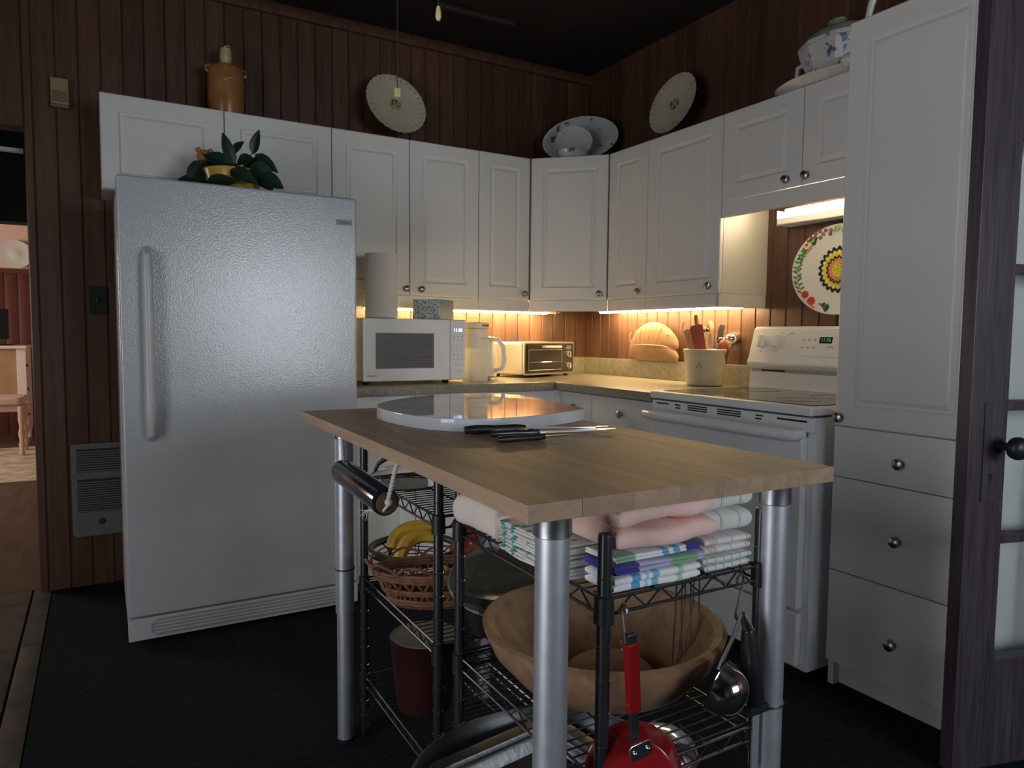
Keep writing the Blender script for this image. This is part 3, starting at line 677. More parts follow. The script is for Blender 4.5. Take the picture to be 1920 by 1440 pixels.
# fish plaque leaning on the wall
fp_ = [(-.195, -.06), (-.19, -.02), (-.185, .01), (-.165, .042), (-.13, .078), (-.085, .105), (-.03, .120), (.03, .120), (.085, .105), (.13, .080), (.165, .050), (.185, .024), (.192, .0), (.188, -.014), (.176, -.020), (.172, -.028), (.178, -.034), (.185, -.042), (.193, -.06), (.185, -.085), (-.14, -.085), (-.16, -.075)]
fs_ = thing('fish_plaque', 'terracotta fish-shaped baking mould leaning on the wooden wall', 'wall plaque', (-.03, -.660, ZC + .1))
Mf = Matrix.Translation((-.030, -.660, 1.072)) @ Matrix(((0, 0, -1, 0), (-1, 0, 0, 0), (0, 1, 0, 0), (0, 0, 0, 1)))
fm = MB()
n = len(fp_); cxy = (0, .03)
vs = [(x, y, 0) for x, y in fp_] + [(x, y, .008) for x, y in fp_] + [(cxy[0] + (x - cxy[0]) * .9, cxy[1] + (y - cxy[1]) * .9, .015) for x, y in fp_] + [(cxy[0] + (x - cxy[0]) * .45, cxy[1] + (y - cxy[1]) * .45, .022) for x, y in fp_]
fs2 = [(j * n + i, j * n + (i + 1) % n, (j + 1) * n + (i + 1) % n, (j + 1) * n + i) for j in range(3) for i in range(n)] + [[3 * n + i for i in range(n)], list(range(n - 1, -1, -1))]
fm.add(vs, fs2, Mf).build('body', 'terracotta', fs_, world=True)
lm = MB()
for i in range(7):
    x0 = -.17 + i * .035
    lm.tube([Mf @ Vector(p) for p in [(x0, .012, .021), (x0 - .005 + i * .003, .045, .022), (x0 + .005 + i * .006, .07 + .010 * min(i, 3), .018)]], .0022, 5)
lm.tube([Mf @ Vector(p) for p in [(-.18, -.005, .012), (-.10, .0, .02), (0, .0, .024), (.10, -.005, .021), (.15, -.015, .013)]], .0022, 5)
o = lm.build('scale_line', 'terracotta_line', fs_, world=True)
MB().sphere(Mf @ Vector((.125, .055, .015)), .008).build('eye', 'terracotta_line', fs_, world=True)
# painted platter on the wall behind the stove
PC = Vector((-.014, -1.742, 1.392))
pl = thing('painted_platter', 'large white oval platter painted with vegetables and a yellow flower ring', 'platter', tuple(PC))
Mp = Matrix(((0, 0, -1, 0), (-1, 0, 0, 0), (0, 1, 0, 0), (0, 0, 0, 1)))    # plate x -> -Y, plate y -> Z, plate z -> -X
MB().lathe([(.12, 0), (.185, .012), (.190, .015), (.186, .017), (.150, .010), (.138, .006), (.0001, .005)], 64, sx=1.14, sy=.955, M=Mp).build('dish', 'p_white', pl)
def scallop(r, lobes, d, z, n=8): 
    pts = []
    for i in range(lobes * n):
        a = 2 * PI * i / (lobes * n); rr = r - d + d * abs(math.sin(lobes * a / 2)) * 1.3
        pts.append((rr * math.cos(a), rr * math.sin(a)))
    return MB().prism(pts, z - .001, z, Mp)
for r, lb, dpt, z, mm in ((.092, 22, .010, .0064, 'p_black'), (.078, 22, .007, .0067, 'p_yellow'), (.056, 18, .007, .0070, 'p_black'), (.047, 18, .006, .0073, 'p_orange'), (.040, 18, .004, .0076, 'p_pink'), (.030, 14, .003, .0079, 'p_yellow')):
    scallop(r, lb, dpt, z, 6).build('painted_ring', mm, pl)
dm = MB()
for i in range(22):
    a = 2 * PI * (i + .5) / 22; dm.lathe([(.0055, .0067), (.0001, .0071)], 10, (.0705 * math.cos(a), .0705 * math.sin(a), 0), M=Mp)
dm.build('painted_dots', 'p_white', pl)['kind'] = 'stuff'
dm = MB()
for i in range(12):
    a = i * 2.4; r = .007 * math.sqrt(i); dm.lathe([(.003, .0079), (.0001, .0083)], 8, (r * math.cos(a), r * math.sin(a), 0), M=Mp)
dm.build('painted_dots', 'p_green', pl)['kind'] = 'stuff'
def rimz(r): return .0118 + (r - .15) * .19
def rp(a, t=.5):     # point on the rim: clock angle in degrees, t across the rim
    r = .150 + .034 * t
    return (1.14 * r * math.cos(rad(a)), .955 * r * math.sin(rad(a)), rimz(r))
def blob(mb, a, t, rx, ry=None, rot=0):
    p = rp(a, t); M = Mp @ Matrix.Translation(p) @ Matrix.Rotation(rad(rot), 4, 'Z')
    mb.lathe([(1.0, -.003), (.9, .0012), (.0001, .0016)], 14, sx=rx, sy=ry or rx, M=M)
g = MB()
for a, t in ((112, .5), (118, .3), (124, .7), (107, .8), (114, 1.0), (101, .6), (103, .2), (120, 1.0)): 
    g = MB(); blob(g, a, t, .0085); g.build('painted_grape', 'p_grape', pl)
g = MB()
for a, t, r in ((133, .9, .007), (138, .75, .007), (165, .25, .005), (178, .75, .005), (186, .2, .005), (196, .8, .005), (217, .4, .017), (231, .45, .019), (300, .5, .016)): 
    g = MB(); blob(g, a, t, r); g.build('painted_tomato', 'p_red', pl)
g = MB(); blob(g, 248, .2, .016, .004, -20); g.build('painted_pepper', 'p_red', pl)
g = MB()
for a in (145, 149, 154, 158):
    for q in range(3): blob(g, a + random.uniform(-1.5, 1.5), .3 + .2 * q, .010, .0045, random.uniform(0, 180))
for a in (162, 170, 176, 184, 191, 199, 206): blob(g, a, .3, .013, .0042, 35); blob(g, a + 3, .75, .013, .0042, -25)
g.build('painted_leaves', 'p_green', pl)['kind'] = 'stuff'
g = MB()
for i in range(9): blob(g, 254 + random.uniform(-5, 5), random.uniform(.1, .95), .011, .006, random.uniform(0, 180))
for i in range(8): blob(g, 127 + random.uniform(-4, 4), random.uniform(.1, .9), .012, .004, random.uniform(20, 80))
g.build('painted_leaves', 'p_dkgreen', pl)['kind'] = 'stuff'
g = MB()
for a in (95, 90, 85, 129, 126): blob(g, a, .6, .014, .006, 60)
g.build('painted_leaves', 'p_lime', pl)['kind'] = 'stuff'
g = MB()
for a, t in ((140, .2), (146, .1)): blob(g, a, t, .026, .004, 38)
blob(g, 238, .9, .016, .004, -35); g.build('painted_carrots', 'p_orange', pl)

# crock of utensils
CK = Vector((-.145, -1.150, ZC))
ck = thing('utensil_crock', 'cream glazed pottery crock holding kitchen utensils', 'crock', tuple(CK))
MB().lathe([(.072, 0), (.082, .006), (.087, .03), (.0965, .150), (.101, .160), (.102, .169), (.099, .171), (.094, .168), (.09, .145), (.078, .02), (.0001, .015)], 40).build('pot', 'crock_glaze', ck)
Mc = Matrix.Translation((-.082, -.045, .095)) @ frame_z((-.88, -.47, 0))
MB().tube([(-.012, -.012, 0), (0, .014, 0), (.012, -.012, 0)], .0016, 6, M=Mc).build('incised_mark', 'cork_wood', ck)
CV = Vector((.865, -.5, 0))       # image right
FV = Vector((.5, .865, 0))        # away from the camera
def UT(name, label, px, pz, back=0, base=(0, 0)):
    """a utensil whose upper end sits px to the right of and pz above the crock foot"""
    t = thing(name, label, 'utensil', tuple(CK + CV * base[0] + FV * base[1] + Vector((0, 0, .02))), group='utensils in the crock')
    tip = CV * (px - base[0]) + FV * (back - base[1]) + Vector((0, 0, pz - .02)); return t, tip
def fr_along(tip): 
    z = tip.normalized(); return frame_z(z, up=tuple(-FV)), tip.length     # local z along handle, local -y... up axis toward camera
def blade_outline(w, l, z0, r, n=6):
    pts = rrect(w, l, r, n); return [(x, y + z0 + l / 2) for x, y in pts]
def flat(mb, pts, th, F):     # outline in (side, along)
    M = F @ Matrix(((1, 0, 0, 0), (0, 0, 1, -th / 2), (0, 1, 0, 0), (0, 0, 0, 1)))
    return mb.prism(pts, 0, th, M)
# thin steel poker
t, tip = UT('skewer', 'thin metal skewer with a hooked tip leaning out of the crock', -.118, .290, .0, (-.02, .0))
F, l = fr_along(tip); MB().tube([F @ Vector((0, 0, 0)), F @ Vector((0, 0, l - .03)), F @ Vector((-.004, 0, l - .01)), F @ Vector((-.016, 0, l))], .0035, 8).build('rod', 'steel_pipe', t)
t, tip = UT('wooden_spatula', 'pale wooden spatula with a rounded end leaning left', -.095, .262, -.01, (-.02, -.02))
F, l = fr_along(tip); flat(MB(), blade_outline(.034, .14, l - .14, .016), .006, F).tube([F @ Vector((0, 0, 0)), F @ Vector((0, 0, l - .12))], .006, 8).build('blade', 'spoon_wood', t, bevel=.001)
t, tip = UT('wooden_spoon', 'dark wooden spoon handle, tallest thing in the crock', -.043, .330, .02, (.0, .01))
F, l = fr_along(tip); MB().tube([F @ Vector((0, 0, 0)), F @ Vector((0, 0, l * .6)), F @ Vector((0, 0, l * .93)), F @ Vector((0, 0, l))], [.008, .009, .0125, .009], 10).build('handle', 'dark_spoon_wood', t)
t, tip = UT('silicone_scraper', 'dull red silicone scraper in the crock', -.060, .282, -.03, (.01, -.03))
F, l = fr_along(tip); flat(MB(), [(x + (-.008 if y > l - .03 and x < 0 else 0), y) for x, y in blade_outline(.052, .125, l - .125, .012)], .010, F).build('blade', 'red_silicone', t, bevel=.003)
MB().tube([F @ Vector((0, 0, 0)), F @ Vector((0, 0, l - .115))], .0065, 8).build('handle', 'dark_spoon_wood', t)
t, tip = UT('kitchen_tongs', 'steel tongs with a dark ridged end in the middle of the crock', -.016, .270, -.02, (.015, -.02))
F, l = fr_along(tip)
for s in (-1, 1): flat(MB(), blade_outline(.016, l - .03, .0, .004), .003, F @ Matrix.Translation((s * .010, s * .006, 0)) @ Matrix.Rotation(rad(4 * s), 4, 'Y')).build('arm', 'chrome', t)
hdm = MB()
for i in range(5): hdm.sphere(F @ Vector((-.014 + .007 * i, (-1) ** i * .006, l - .012 + .006 * (i % 2))), .0085, 8, 5)
hdm.build('grip_end', 'gunmetal', t)
t, tip = UT('wooden_spoon', 'pale wooden spoon with its bowl up, toward the back of the crock', .033, .305, .03, (-.01, .02))
F, l = fr_along(tip); MB().sphere(F @ Vector((0, 0, l - .03)), .03, 14, 8, M=None, sx=.65, sy=.35, sz=1).build('bowl', 'spoon_wood', t)
MB().tube([F @ Vector((0, 0, 0)), F @ Vector((0, 0, l - .05))], [.006, .0055], 8).build('handle', 'spoon_wood', t)
t, tip = UT('whisk', 'wire balloon whisk lying to the right in the crock', .072, .225, -.03, (.0, -.02))
F, l = fr_along(tip)
for i in range(6):
    a = PI * i / 6
    pts = [F @ Vector((.027 * math.sin(PI * s / 12) ** .8 * math.cos(a) * c_, .027 * math.sin(PI * s / 12) ** .8 * math.sin(a) * c_, l - .15 + (.15 * (1 - math.cos(PI * s / 12)) / 2))) for c_ in (1,) for s in range(13)]
    pts2 = [F @ Vector((-.027 * math.sin(PI * s / 12) ** .8 * math.cos(a), -.027 * math.sin(PI * s / 12) ** .8 * math.sin(a), l - .15 + (.15 * (1 - math.cos(PI * s / 12)) / 2))) for s in range(12, -1, -1)]
    MB().tube(pts + pts2[1:], .0012, 5).build('wire', 'chrome', t)
MB().tube([F @ Vector((0, 0, 0)), F @ Vector((0, 0, l - .14))], .008, 8).build('handle', 'chrome', t)
t, tip = UT('flat_turner', 'turner with a square black handle end sticking up on the right', .077, .286, .0, (.02, .0))
F, l = fr_along(tip); MB().box(-.014, .014, -.007, .007, l - .085, l, F).build('handle', 'gunmetal', t, bevel=.003)
MB().tube([F @ Vector((0, 0, 0)), F @ Vector((0, 0, l - .08))], .004, 8).build('shaft', 'chrome', t)
t, tip = UT('red_spoon', 'dark red serving spoon lying across the rim of the crock', .090, .205, -.055, (-.01, -.03))
F, l = fr_along(tip); MB().sphere(F @ Vector((0, 0, l - .045)), .05, 16, 8, sx=.70, sy=.30, sz=1).build('bowl', 'red_silicone', t)
MB().tube([F @ Vector((0, 0, 0)), F @ Vector((0, 0, l - .07))], .006, 8).build('handle', 'red_silicone', t)
t, tip = UT('ladle', 'steel ladle with its bowl hanging out to the right of the crock', .150, .225, .02, (.03, .02))
F, l = fr_along(tip); MB().sphere(F @ Vector((.012, 0, l - .01)), .036, 16, 8, sz=.8).build('bowl', 'chrome', t)
MB().tube([F @ Vector((0, 0, 0)), F @ Vector((0, 0, l - .02))], .005, 8).build('handle', 'chrome', t)

# ------------------------------------------------------------------ things on the wall and on top of the cabinets
ht = thing('wall_heater', 'off-white electric wall heater with two louvred grilles', 'heater', (-2.60, -.001, .22))
hf = MB().prism(rrect(.26, .408, .018, 4, -2.59, .427), .001, .022, XZ).build('case', 'heater_white', ht, bevel=.004, world=True)
for (z0, z1) in ((.505, .607), (.330, .475)):
    MB().box(-2.698, -2.48, -.0225, -.015, z0, z1).build('grille_opening', 'heater_dark', ht, world=True)
    nn = int((z1 - z0) / .0105)
    for i in range(nn): MB().box(-2.697, -2.481, -.025, -.021, z0 + i * .0105 + .003, z0 + i * .0105 + .0075).build('louvre', 'heater_white', ht, world=True)
MB().lathe([(.014, 0), (.013, .006), (.009, .009), (.0001, .009)], 18, M=Matrix.Translation((-2.610, -.0225, .285)) @ Matrix.Rotation(PI / 2, 4, 'X')).build('dial', 'heater_dark', ht, world=True)
sp_ = thing('switch_plate', 'black wall switch plate on the dark boards left of the refrigerator', 'switch plate', (-2.60, -.001, 1.19))
MB().box(-2.636, -2.565, -.010, -.001, 1.19, 1.308).build('plate', 'black_plastic', sp_, bevel=.002, world=True)
MB().box(-2.608, -2.593, -.016, -.009, 1.237, 1.262).build('toggle', 'black_plastic', sp_, bevel=.002, world=True)
ch = thing('door_chime', 'small yellowed door chime box high on the dark wall', 'door chime', (-2.715, -.001, 2.04))
MB().box(-2.747, -2.684, -.035, -.001, 2.052, 2.157).build('case', 'brass_box', ch, bevel=.003, world=True)
MB().box(-2.742, -2.689, -.0375, -.034, 2.06, 2.105).build('grille', 'brass_grille', ch, bevel=.001, world=True)
MB().box(-2.749, -2.682, -.036, -.001, 2.038, 2.052).build('foot', 'brass_grille', ch, bevel=.003, world=True)

jg = thing('stoneware_jug', 'brown stoneware jug with a pale stopper on top of the cabinets', 'jug', (-2.083, -.135, ZT))
MB().lathe([(.066, 0), (.070, .01), (.076, .09), (.077, .16), (.074, .205), (.071, .222), (.062, .232), (.03, .240), (.026, .243)], 36).build('body', 'stoneware', jg)
MB().lathe([(.0235, .2435), (.0235, .262), (.026, .268), (.024, .296), (.0225, .312), (.0001, .313)], 20).build('neck', 'stoneware_cream', jg)
MB().tube([(-.012, 0, .312), (0, -.004, .323), (.014, 0, .328), (.02, 0, .318), (.012, .004, .310)], .005, 8).build('stopper', 'stoneware', jg)
for s in (-1, 1): MB().tube([(s * .066, 0, .200), (s * .082, -.004, .206), (s * .083, -.004, .226), (s * .060, 0, .231)], .007, 8).build('handle', 'stoneware', jg)
MB().tube([(-.020, -.0745, .155), (-.008, -.077, .160), (.0, -.0775, .166), (.016, -.0765, .170)], .0022, 6).build('applied_mark', 'stoneware_cream', jg)

def display_plate(name, label, loc, n, r, profile_mat, group=None):
    t = thing(name, label, 'plate', loc, group=group)
    F = frame_z(n)
    C = Matrix.Translation((0, 0, r * .95 + .045)) @ F
    MB().lathe([(.05, 0), (.10 * r / .155, .004), (.125 * r / .155, .012), (r, .020), (r + .001, .022), (.125 * r / .155, .016), (.098 * r / .155, .008), (.0001, .007)], 120, M=C, flute=(30, .012, 3)).build('dish', profile_mat, t)
    rm = MB(); 
    for i in range(30):
        a = 2 * PI * i / 30
        rm.tube([C @ Vector((q * math.cos(a), q * math.sin(a), z)) for q, z in ((.128 * r / .155, .0165), (r * .985, .0222))], .0026, 4)
    o = rm.build('rim_ribs', 'china_rim', t); o['kind'] = 'stuff'
    MB().lathe([(.044, .0072), (.0001, .0076)], 24, M=C).build('flower_print', 'flower_print', t)
    st = MB(); nz = Vector(n); side = Vector((0, 0, 1)).cross(nz).normalized(); fl = Vector((nz.x, nz.y, 0)).normalized()
    for s in (-1, 1):
        b = side * s * .055
        st.tube([b + fl * .035 + Vector((0, 0, .075)), b + fl * .05 + Vector((0, 0, .045)), b + fl * .03 + Vector((0, 0, .012)), b + fl * .02, b - fl * .06, b - fl * .02 + Vector((0, 0, .12))], .0035, 6)
    st.tube([-side * .055 - fl * .05 + Vector((0, 0, .004)), side * .055 - fl * .05 + Vector((0, 0, .004))], .0035, 6)
    st.build('stand', 'dark_wood', t); return t
def dirv(az, tl): return (math.sin(rad(az)) * math.cos(rad(tl)), -math.cos(rad(az)) * math.cos(rad(tl)), math.sin(rad(tl)))
display_plate('display_plate', 'cream scalloped plate on a stand against the red-brown boards', (-1.296, -.145, ZT), dirv(4, 18), .158, 'china_cream', 'scalloped display plates')
display_plate('display_plate', 'cream scalloped plate in the dark above the right wall cabinets', (-.145, -.905, ZT), dirv(-88, 15), .150, 'china_cream', 'scalloped display plates')
# oval platter with a gravy bowl in front, on the corner cabinet
op = thing('oval_platter', 'large pale oval platter with floral sprigs leaning in the corner', 'platter', (-.24, -.25, ZT))
Fo = Matrix.Translation((0, 0, .150)) @ frame_z((-.55, -.72, .42)) @ Matrix.Rotation(rad(14), 4, 'Z')
MB().lathe([(.06, 0), (.10, .006), (.148, .020), (.150, .022), (.105, .012), (.085, .007), (.0001, .006)], 64, sx=1.42, sy=1.0, M=Fo).build('dish', 'china_floral', op)
gb = thing('gravy_bowl', 'small floral china bowl tipped up in front of the oval platter', 'bowl', (-.345, -.335, ZT + .001))
Fg = Matrix.Translation((0, 0, .094)) @ frame_z((-.50, -.76, .42))
MB().lathe([(.04, 0), (.07, .008), (.098, .032), (.100, .034), (.07, .016), (.045, .008), (.0001, .007)], 48, M=Fg, flute=(12, .02, 2)).build('saucer', 'china_floral', gb)
MB().lathe([(.055, 0), (.062, .003), (.078, .028), (.080, .045), (.078, .048), (.07, .03), (.0001, .006)], 40, (-.02, -.025, .004), sx=1.15, sy=.8).build('bowl', 'china_floral', gb)

# tureen behind the pantry
tr = thing('tureen_platter', 'white serving platter under the blue flowered tureen', 'platter', (-.17, -1.79, ZT))
MB().lathe([(.10, 0), (.19, .004), (.235, .030), (.238, .034), (.19, .014), (.0001, .010)], 48, sx=.62, sy=1.0).build('dish', 'tureen_white', tr)
tu = thing('soup_tureen', 'white china tureen with blue flowers and a domed green lid', 'tureen', (-.17, -1.80, ZT + .0125))
octp = lambda r, z: [(r * .60 * math.cos(rad(22.5 + 45 * i)), r * math.sin(rad(22.5 + 45 * i)), z) for i in range(8)]
tm = MB(); rr = [(.140, 0), (.158, .01), (.158, .03), (.128, .055), (.120, .075), (.146, .13), (.152, .152)]
vs = []; 
for r, z in rr: vs += octp(r, z)
tm.add(vs, [(8 * j + i, 8 * j + (i + 1) % 8, 8 * j + 8 + (i + 1) % 8, 8 * j + 8 + i) for j in range(len(rr) - 1) for i in range(8)] + [list(range(7, -1, -1)), [8 * (len(rr) - 1) + i for i in range(8)]])
tm.build('body', 'tureen_print', tu, smooth=15)
bm_ = MB(); rr = [(.147, .1525), (.155, .1525), (.155, .168), (.147, .168)]; vs = []
for r, z in rr: vs += octp(r, z)
bm_.add(vs, [(8 * j + i, 8 * j + (i + 1) % 8, 8 * ((j + 1) % 4) + (i + 1) % 8, 8 * ((j + 1) % 4) + i) for j in range(4) for i in range(8)]).build('rope_border', 'china_floral', tu, smooth=15)
MB().lathe([(.142, .168), (.125, .190), (.09, .205), (.04, .214), (.02, .216), (.018, .226), (.038, .231), (.034, .240), (.0001, .243)], 32, sx=.62).build('lid', 'tureen_green', tu)
for s in (-1, 1): MB().tube([(0, s * .128, .055), (0, s * .165, .058), (0, s * .172, .075), (0, s * .168, .115), (0, s * .13, .122)], .009, 8).build('handle', 'tureen_white', tu)
ld_ = thing('china_ladle', 'white curved china ladle handle rising behind the pantry top', 'ladle', (-.30, -2.02, ZT))
MB().tube([(-.02, .05, .03), (.0, .01, .13), (.0, -.005, .19), (.0, -.02, .232), (.0, -.050, .268), (.0, -.092, .288)], [.010, .010, .012, .013, .011, .007], 10).build('handle', 'tureen_white', ld_)
MB().sphere((-.02, .055, .025), .03, sz=.8).build('cup', 'tureen_white', ld_)

# pull cords from the ceiling
p1 = thing('pull_cord', 'thin pull cord with a cream tag hanging in front of the scalloped plate', 'pull cord', (-1.706, -1.25, 1.914), group='ceiling pull cords')
MB().tube([(0, 0, .03), (0, 0, CEIL - 1.914)], .0016, 6).build('cord', 'cord_dark', p1)
MB().box(-.011, .011, -.004, .004, 0, .030).build('tag', 'pull_cream', p1, bevel=.003)
MB().lathe([(.03, CEIL - 1.914 - .02), (.04, CEIL - 1.914)], 20).build('ceiling_rose', 'cord_dark', p1)
p2 = thing('pull_cord', 'cream teardrop light pull hanging near the top of the picture', 'pull cord', (-1.920, -2.064, 1.818), group='ceiling pull cords')
MB().lathe([(.0001, 0), (.0045, .002), (.0068, .010), (.0058, .022), (.0035, .032), (.0001, .034)], 18).build('drop', 'pull_cream', p2)
MB().tube([(0, 0, .033), (0, 0, CEIL - 1.818)], .0012, 6).build('cord', 'cord_dark', p2)
MB().lathe([(.03, CEIL - 1.818 - .02), (.04, CEIL - 1.818)], 20).build('ceiling_rose', 'cord_dark', p2)

# ------------------------------------------------------------------ plant and bear on the refrigerator
pp = thing('potted_plant', 'trailing green heart-leaf plant in a yellow pot on the refrigerator', 'plant', (-2.130, -.60, FZ))
MB().lathe([(.075, 0), (.082, .004), (.096, .05), (.104, .085), (.107, .09), (.100, .09), (.092, .07), (.0001, .068)], 36, sx=1.05).build('pot', 'pot_yellow', pp)
MB().lathe([(.094, .069), (.06, .078), (.0001, .08)], 24, sx=1.05).build('soil', 'soil', pp)
def leaf_mb(w, l, fold=.22, droop=.25, n=8):
    """heart shaped leaf, base at origin, along +Y, upper face +Z"""
    m = MB(); vs = []; fs = []; cols = 7
    for j in range(n + 1):
        t = j / n; hw = w / 2 * (math.sin(PI * min(1, (t * 1.02) ** .62)) ** .75 if t < 1 else 0.0) + (.0006)
        y0 = t * l
        for i in range(cols):
            s = (i / (cols - 1)) * 2 - 1
            yy = y0 - (l * .14 * abs(s) if t < .25 else 0) * (1 - t * 4)
            vs.append((s * hw, yy, fold * abs(s) * hw - droop * l * t * t))
    for j in range(n):
        for i in range(cols - 1): a = j * cols + i; fs.append((a, a + 1, a + cols + 1, a + cols))
    k = len(vs); vs += [(x, y, z - .0012) for x, y, z in vs]
    fs += [tuple(k + q for q in reversed(f)) for f in fs]
    return m.add(vs, fs)
# (image right, up) of leaf base and tip relative to the pot foot, depth towards the camera, width
LV = [((.005, .125), (-.030, .235), .02, .045), ((.010, .165), (.050, .200), .02, .040), ((.085, .165), (.108, .245), .02, .042), ((.06, .13), (.11, .10), -.01, .075), ((.105, .145), (.185, .085), .03, .045),
      ((.10, .105), (.17, .01), .05, .085), ((.13, .06), (.215, .020), .06, .065), ((-.035, .115), (-.13, .10), .0, .075), ((-.04, .11), (.005, .125), -.03, .06), ((-.10, .11), (-.155, .01), .045, .085), ((-.13, .05), (-.225, .020), .05, .055),
      ((-.05, .03), (.05, .03), .112, .06), ((.04, .07), (.13, .03), .108, .06), ((-.02, .12), (-.10, .15), .03, .06), ((.04, .12), (.10, .13), .05, .055)]
for (b, tp, dpt, w) in LV:
    B = CV * b[0] - FV * dpt + Vector((0, 0, b[1])); T = CV * tp[0] - FV * (dpt + .015) + Vector((0, 0, tp[1]))
    y = (T - B); l = y.length; y.normalize(); z = (-FV * .9 + Vector((0, 0, .45))); z = (z - y * z.dot(y)).normalized(); xx = y.cross(z)
    M = Matrix((xx, y, z)).transposed().to_4x4(); M.translation = B
    m = leaf_mb(w, l, droop=.12); m.v = [M @ v for v in m.v]; m.build('leaf', 'leaf', pp, smooth=60)
    c0 = Vector((CV * b[0] * .3)) - FV * .01 + Vector((0, 0, .07))
    MB().tube([c0, (c0 + B) / 2 + Vector((0, 0, .015)), B], [.0028, .0024, .0018], 6).build('stem', 'stem', pp)
for r, x0 in ((.022, .045), (.016, .07), (.02, -.02), (.014, .02)):
    MB().tube([CV * (x0 + r * math.cos(a * PI / 6)) - FV * .03 + Vector((0, 0, .10 + r * 1.2 * math.sin(a * PI / 6))) for a in range(0, 11)], .002, 6).build('stem', 'stem', pp)
br_ = thing('bear_figurine', 'small brown ceramic bear figure behind the plant on the refrigerator', 'figurine', (-2.225, -.52, FZ))
bb = MB(); bb.sphere((0, 0, .055), .042, 16, 10, sz=1.3); bb.sphere((0, 0, .150), .030, 16, 10); 
for s in (-1, 1): bb.sphere((s * .022, 0, .176), .011, 10, 6); bb.sphere((s * .034, -.02, .075), .016, 10, 6, sz=1.6)
bb.sphere((0, -.027, .144), .013, 10, 6); bb.lathe([(.034, .095), (.028, .13)], 14); bb.lathe([(.04, 0), (.042, .03)], 16)
bb.build('body', 'bear_brown', br_)
for s in (-1, 1): MB().sphere((s * .011, -.0275, .157), .0035, 8, 5).build('eye', 'black_plastic', br_)

# ------------------------------------------------------------------ island table
ZI = .902; TI = .025
IC = Vector((-1.838, -2.226)); IR = rad(-.757); IW, IL = .590, 1.22
it = thing('butcher_block_table', 'narrow wooden butcher block table on four grey pipe legs', 'table', (IC.x, IC.y, 0), IR)
tp = MB().box(-IW / 2 + .003, IW / 2 - .003, -IL / 2 + .003, IL / 2 - .003, ZI - TI + .001, ZI - .0015).build('top_core', 'board_wood', it)
ns = 7; sw_ = IW / ns
sme = None
for i in range(ns):
    x0 = -IW / 2 + i * sw_
    e0 = .0
    m = MB().box(.0002, sw_ - .0002, -IL / 2, IL / 2, ZI - TI, ZI)
    if sme is None or i in (0, ns - 1): o = m.build('stave', 'board_wood', tp, bevel=.0 if i not in (0, ns - 1) else .0012, smooth=0, loc=(x0, 0, 0)); sme = o.data if i == 1 else sme
    else: place('stave', sme, tp, (x0, 0, 0))
LG = [(-.212 + 0, -.540), (.222, -.547), (-.207, .520), (.222, .525)]
LG = [(-IW / 2 + .083, -IL / 2 + .070), (IW / 2 - .068, -IL / 2 + .062), (-IW / 2 + .088, IL / 2 - .105), (IW / 2 - .07, IL / 2 - .09)]
for (lx, ly) in LG:
    o = MB().lathe([(.0245, .36), (.0245, ZI - TI - .036)], 28, (lx, ly, 0)).build('leg', 'steel_pipe', it)
    MB().lathe([(.0215, .006), (.0215, .37)], 24, (lx, ly, 0)).build('lower_tube', 'steel_pipe', o)
    MB().lathe([(.0246, ZI - TI - .042), (.0275, ZI - TI - .040), (.0275, ZI - TI - .004), (.0285, ZI - TI)], 28, (lx, ly, 0)).build('collar', 'steel_collar', o)
    MB().lathe([(.024, 0), (.024, .008)], 20, (lx, ly, 0)).build('foot', 'black_plastic', o)
for (i, z) in ((2, .48), (1, .49)):
    lx, ly = LG[i]; MB().tube([(lx + .0258 * math.cos(a * PI / 10), ly + .0258 * math.sin(a * PI / 10), z) for a in range(20)], .002, 6, closed=True).build('cable_tie', 'black_plastic', it)

# marble board and knives
mb_ = thing('marble_board', 'polished grey marble slab with rounded corners on the wooden table', 'board', (-1.75, -1.88, ZI))
outl = [(-2.004, -1.945), (-2.001, -1.875), (-1.965, -1.780), (-1.899, -1.700), (-1.82, -1.635), (-1.748, -1.595), (-1.67, -1.572), (-1.593, -1.570), (-1.53, -1.588), (-1.488, -1.625), (-1.476, -1.70), (-1.482, -1.78), (-1.497, -1.88), (-1.512, -1.98), (-1.522, -2.05), (-1.530, -2.105), (-1.545, -2.125), (-1.60, -2.155), (-1.687, -2.190), (-1.745, -2.205), (-1.805, -2.213), (-1.86, -2.212), (-1.904, -2.200), (-1.94, -2.172), (-1.965, -2.136), (-1.985, -2.09), (-1.998, -2.02)][::-1]
MB().prism([(x + 1.75, y + 1.88) for x, y in outl], 0, .029).build('slab', 'marble', mb_, bevel=.0025, smooth=30)
def knife(label, h0, h1, b1, hm, bw, hr):
    h0, h1, b1 = Vector(h0), Vector(h1), Vector(b1)
    t = thing('kitchen_knife', label, 'knife', (h0.x, h0.y, ZI), group='knives on the table')
    d = (h1 - h0).normalized(); o = Vector((h0.x, h0.y, ZI))
    z = Vector((0, 0, hr))
    MB().tube([Vector((0, 0, hr)), (h1 - h0) * .2 + z, (h1 - h0) * .55 + z, (h1 - h0) * .85 + z, h1 - h0 + z], [hr * .8, hr, hr * .82, hr * .95, hr * .7], 10).build('handle', hm, t)
    e = (b1 - h1).normalized(); s = Vector((-e.y, e.x, 0)); Lb = (b1 - h1).length
    pts = [(0, bw * .5), (Lb * .75, bw * .5), (Lb, bw * .15), (Lb * .8, -bw * .42), (0, -bw * .5)]
    M = Matrix((e, s, Vector((0, 0, 1)))).transposed().to_4x4(); M.translation = h1 - h0 + z
    MB().prism(pts[::-1], -.0009, .0009, M).build('blade', 'chrome', t, smooth=0)
knife('black handled knife lying closest to the marble board', (-1.932, -2.232, 0), (-1.800, -2.262, 0), (-1.612, -2.322, 0), 'black_plastic', .022, .0105)
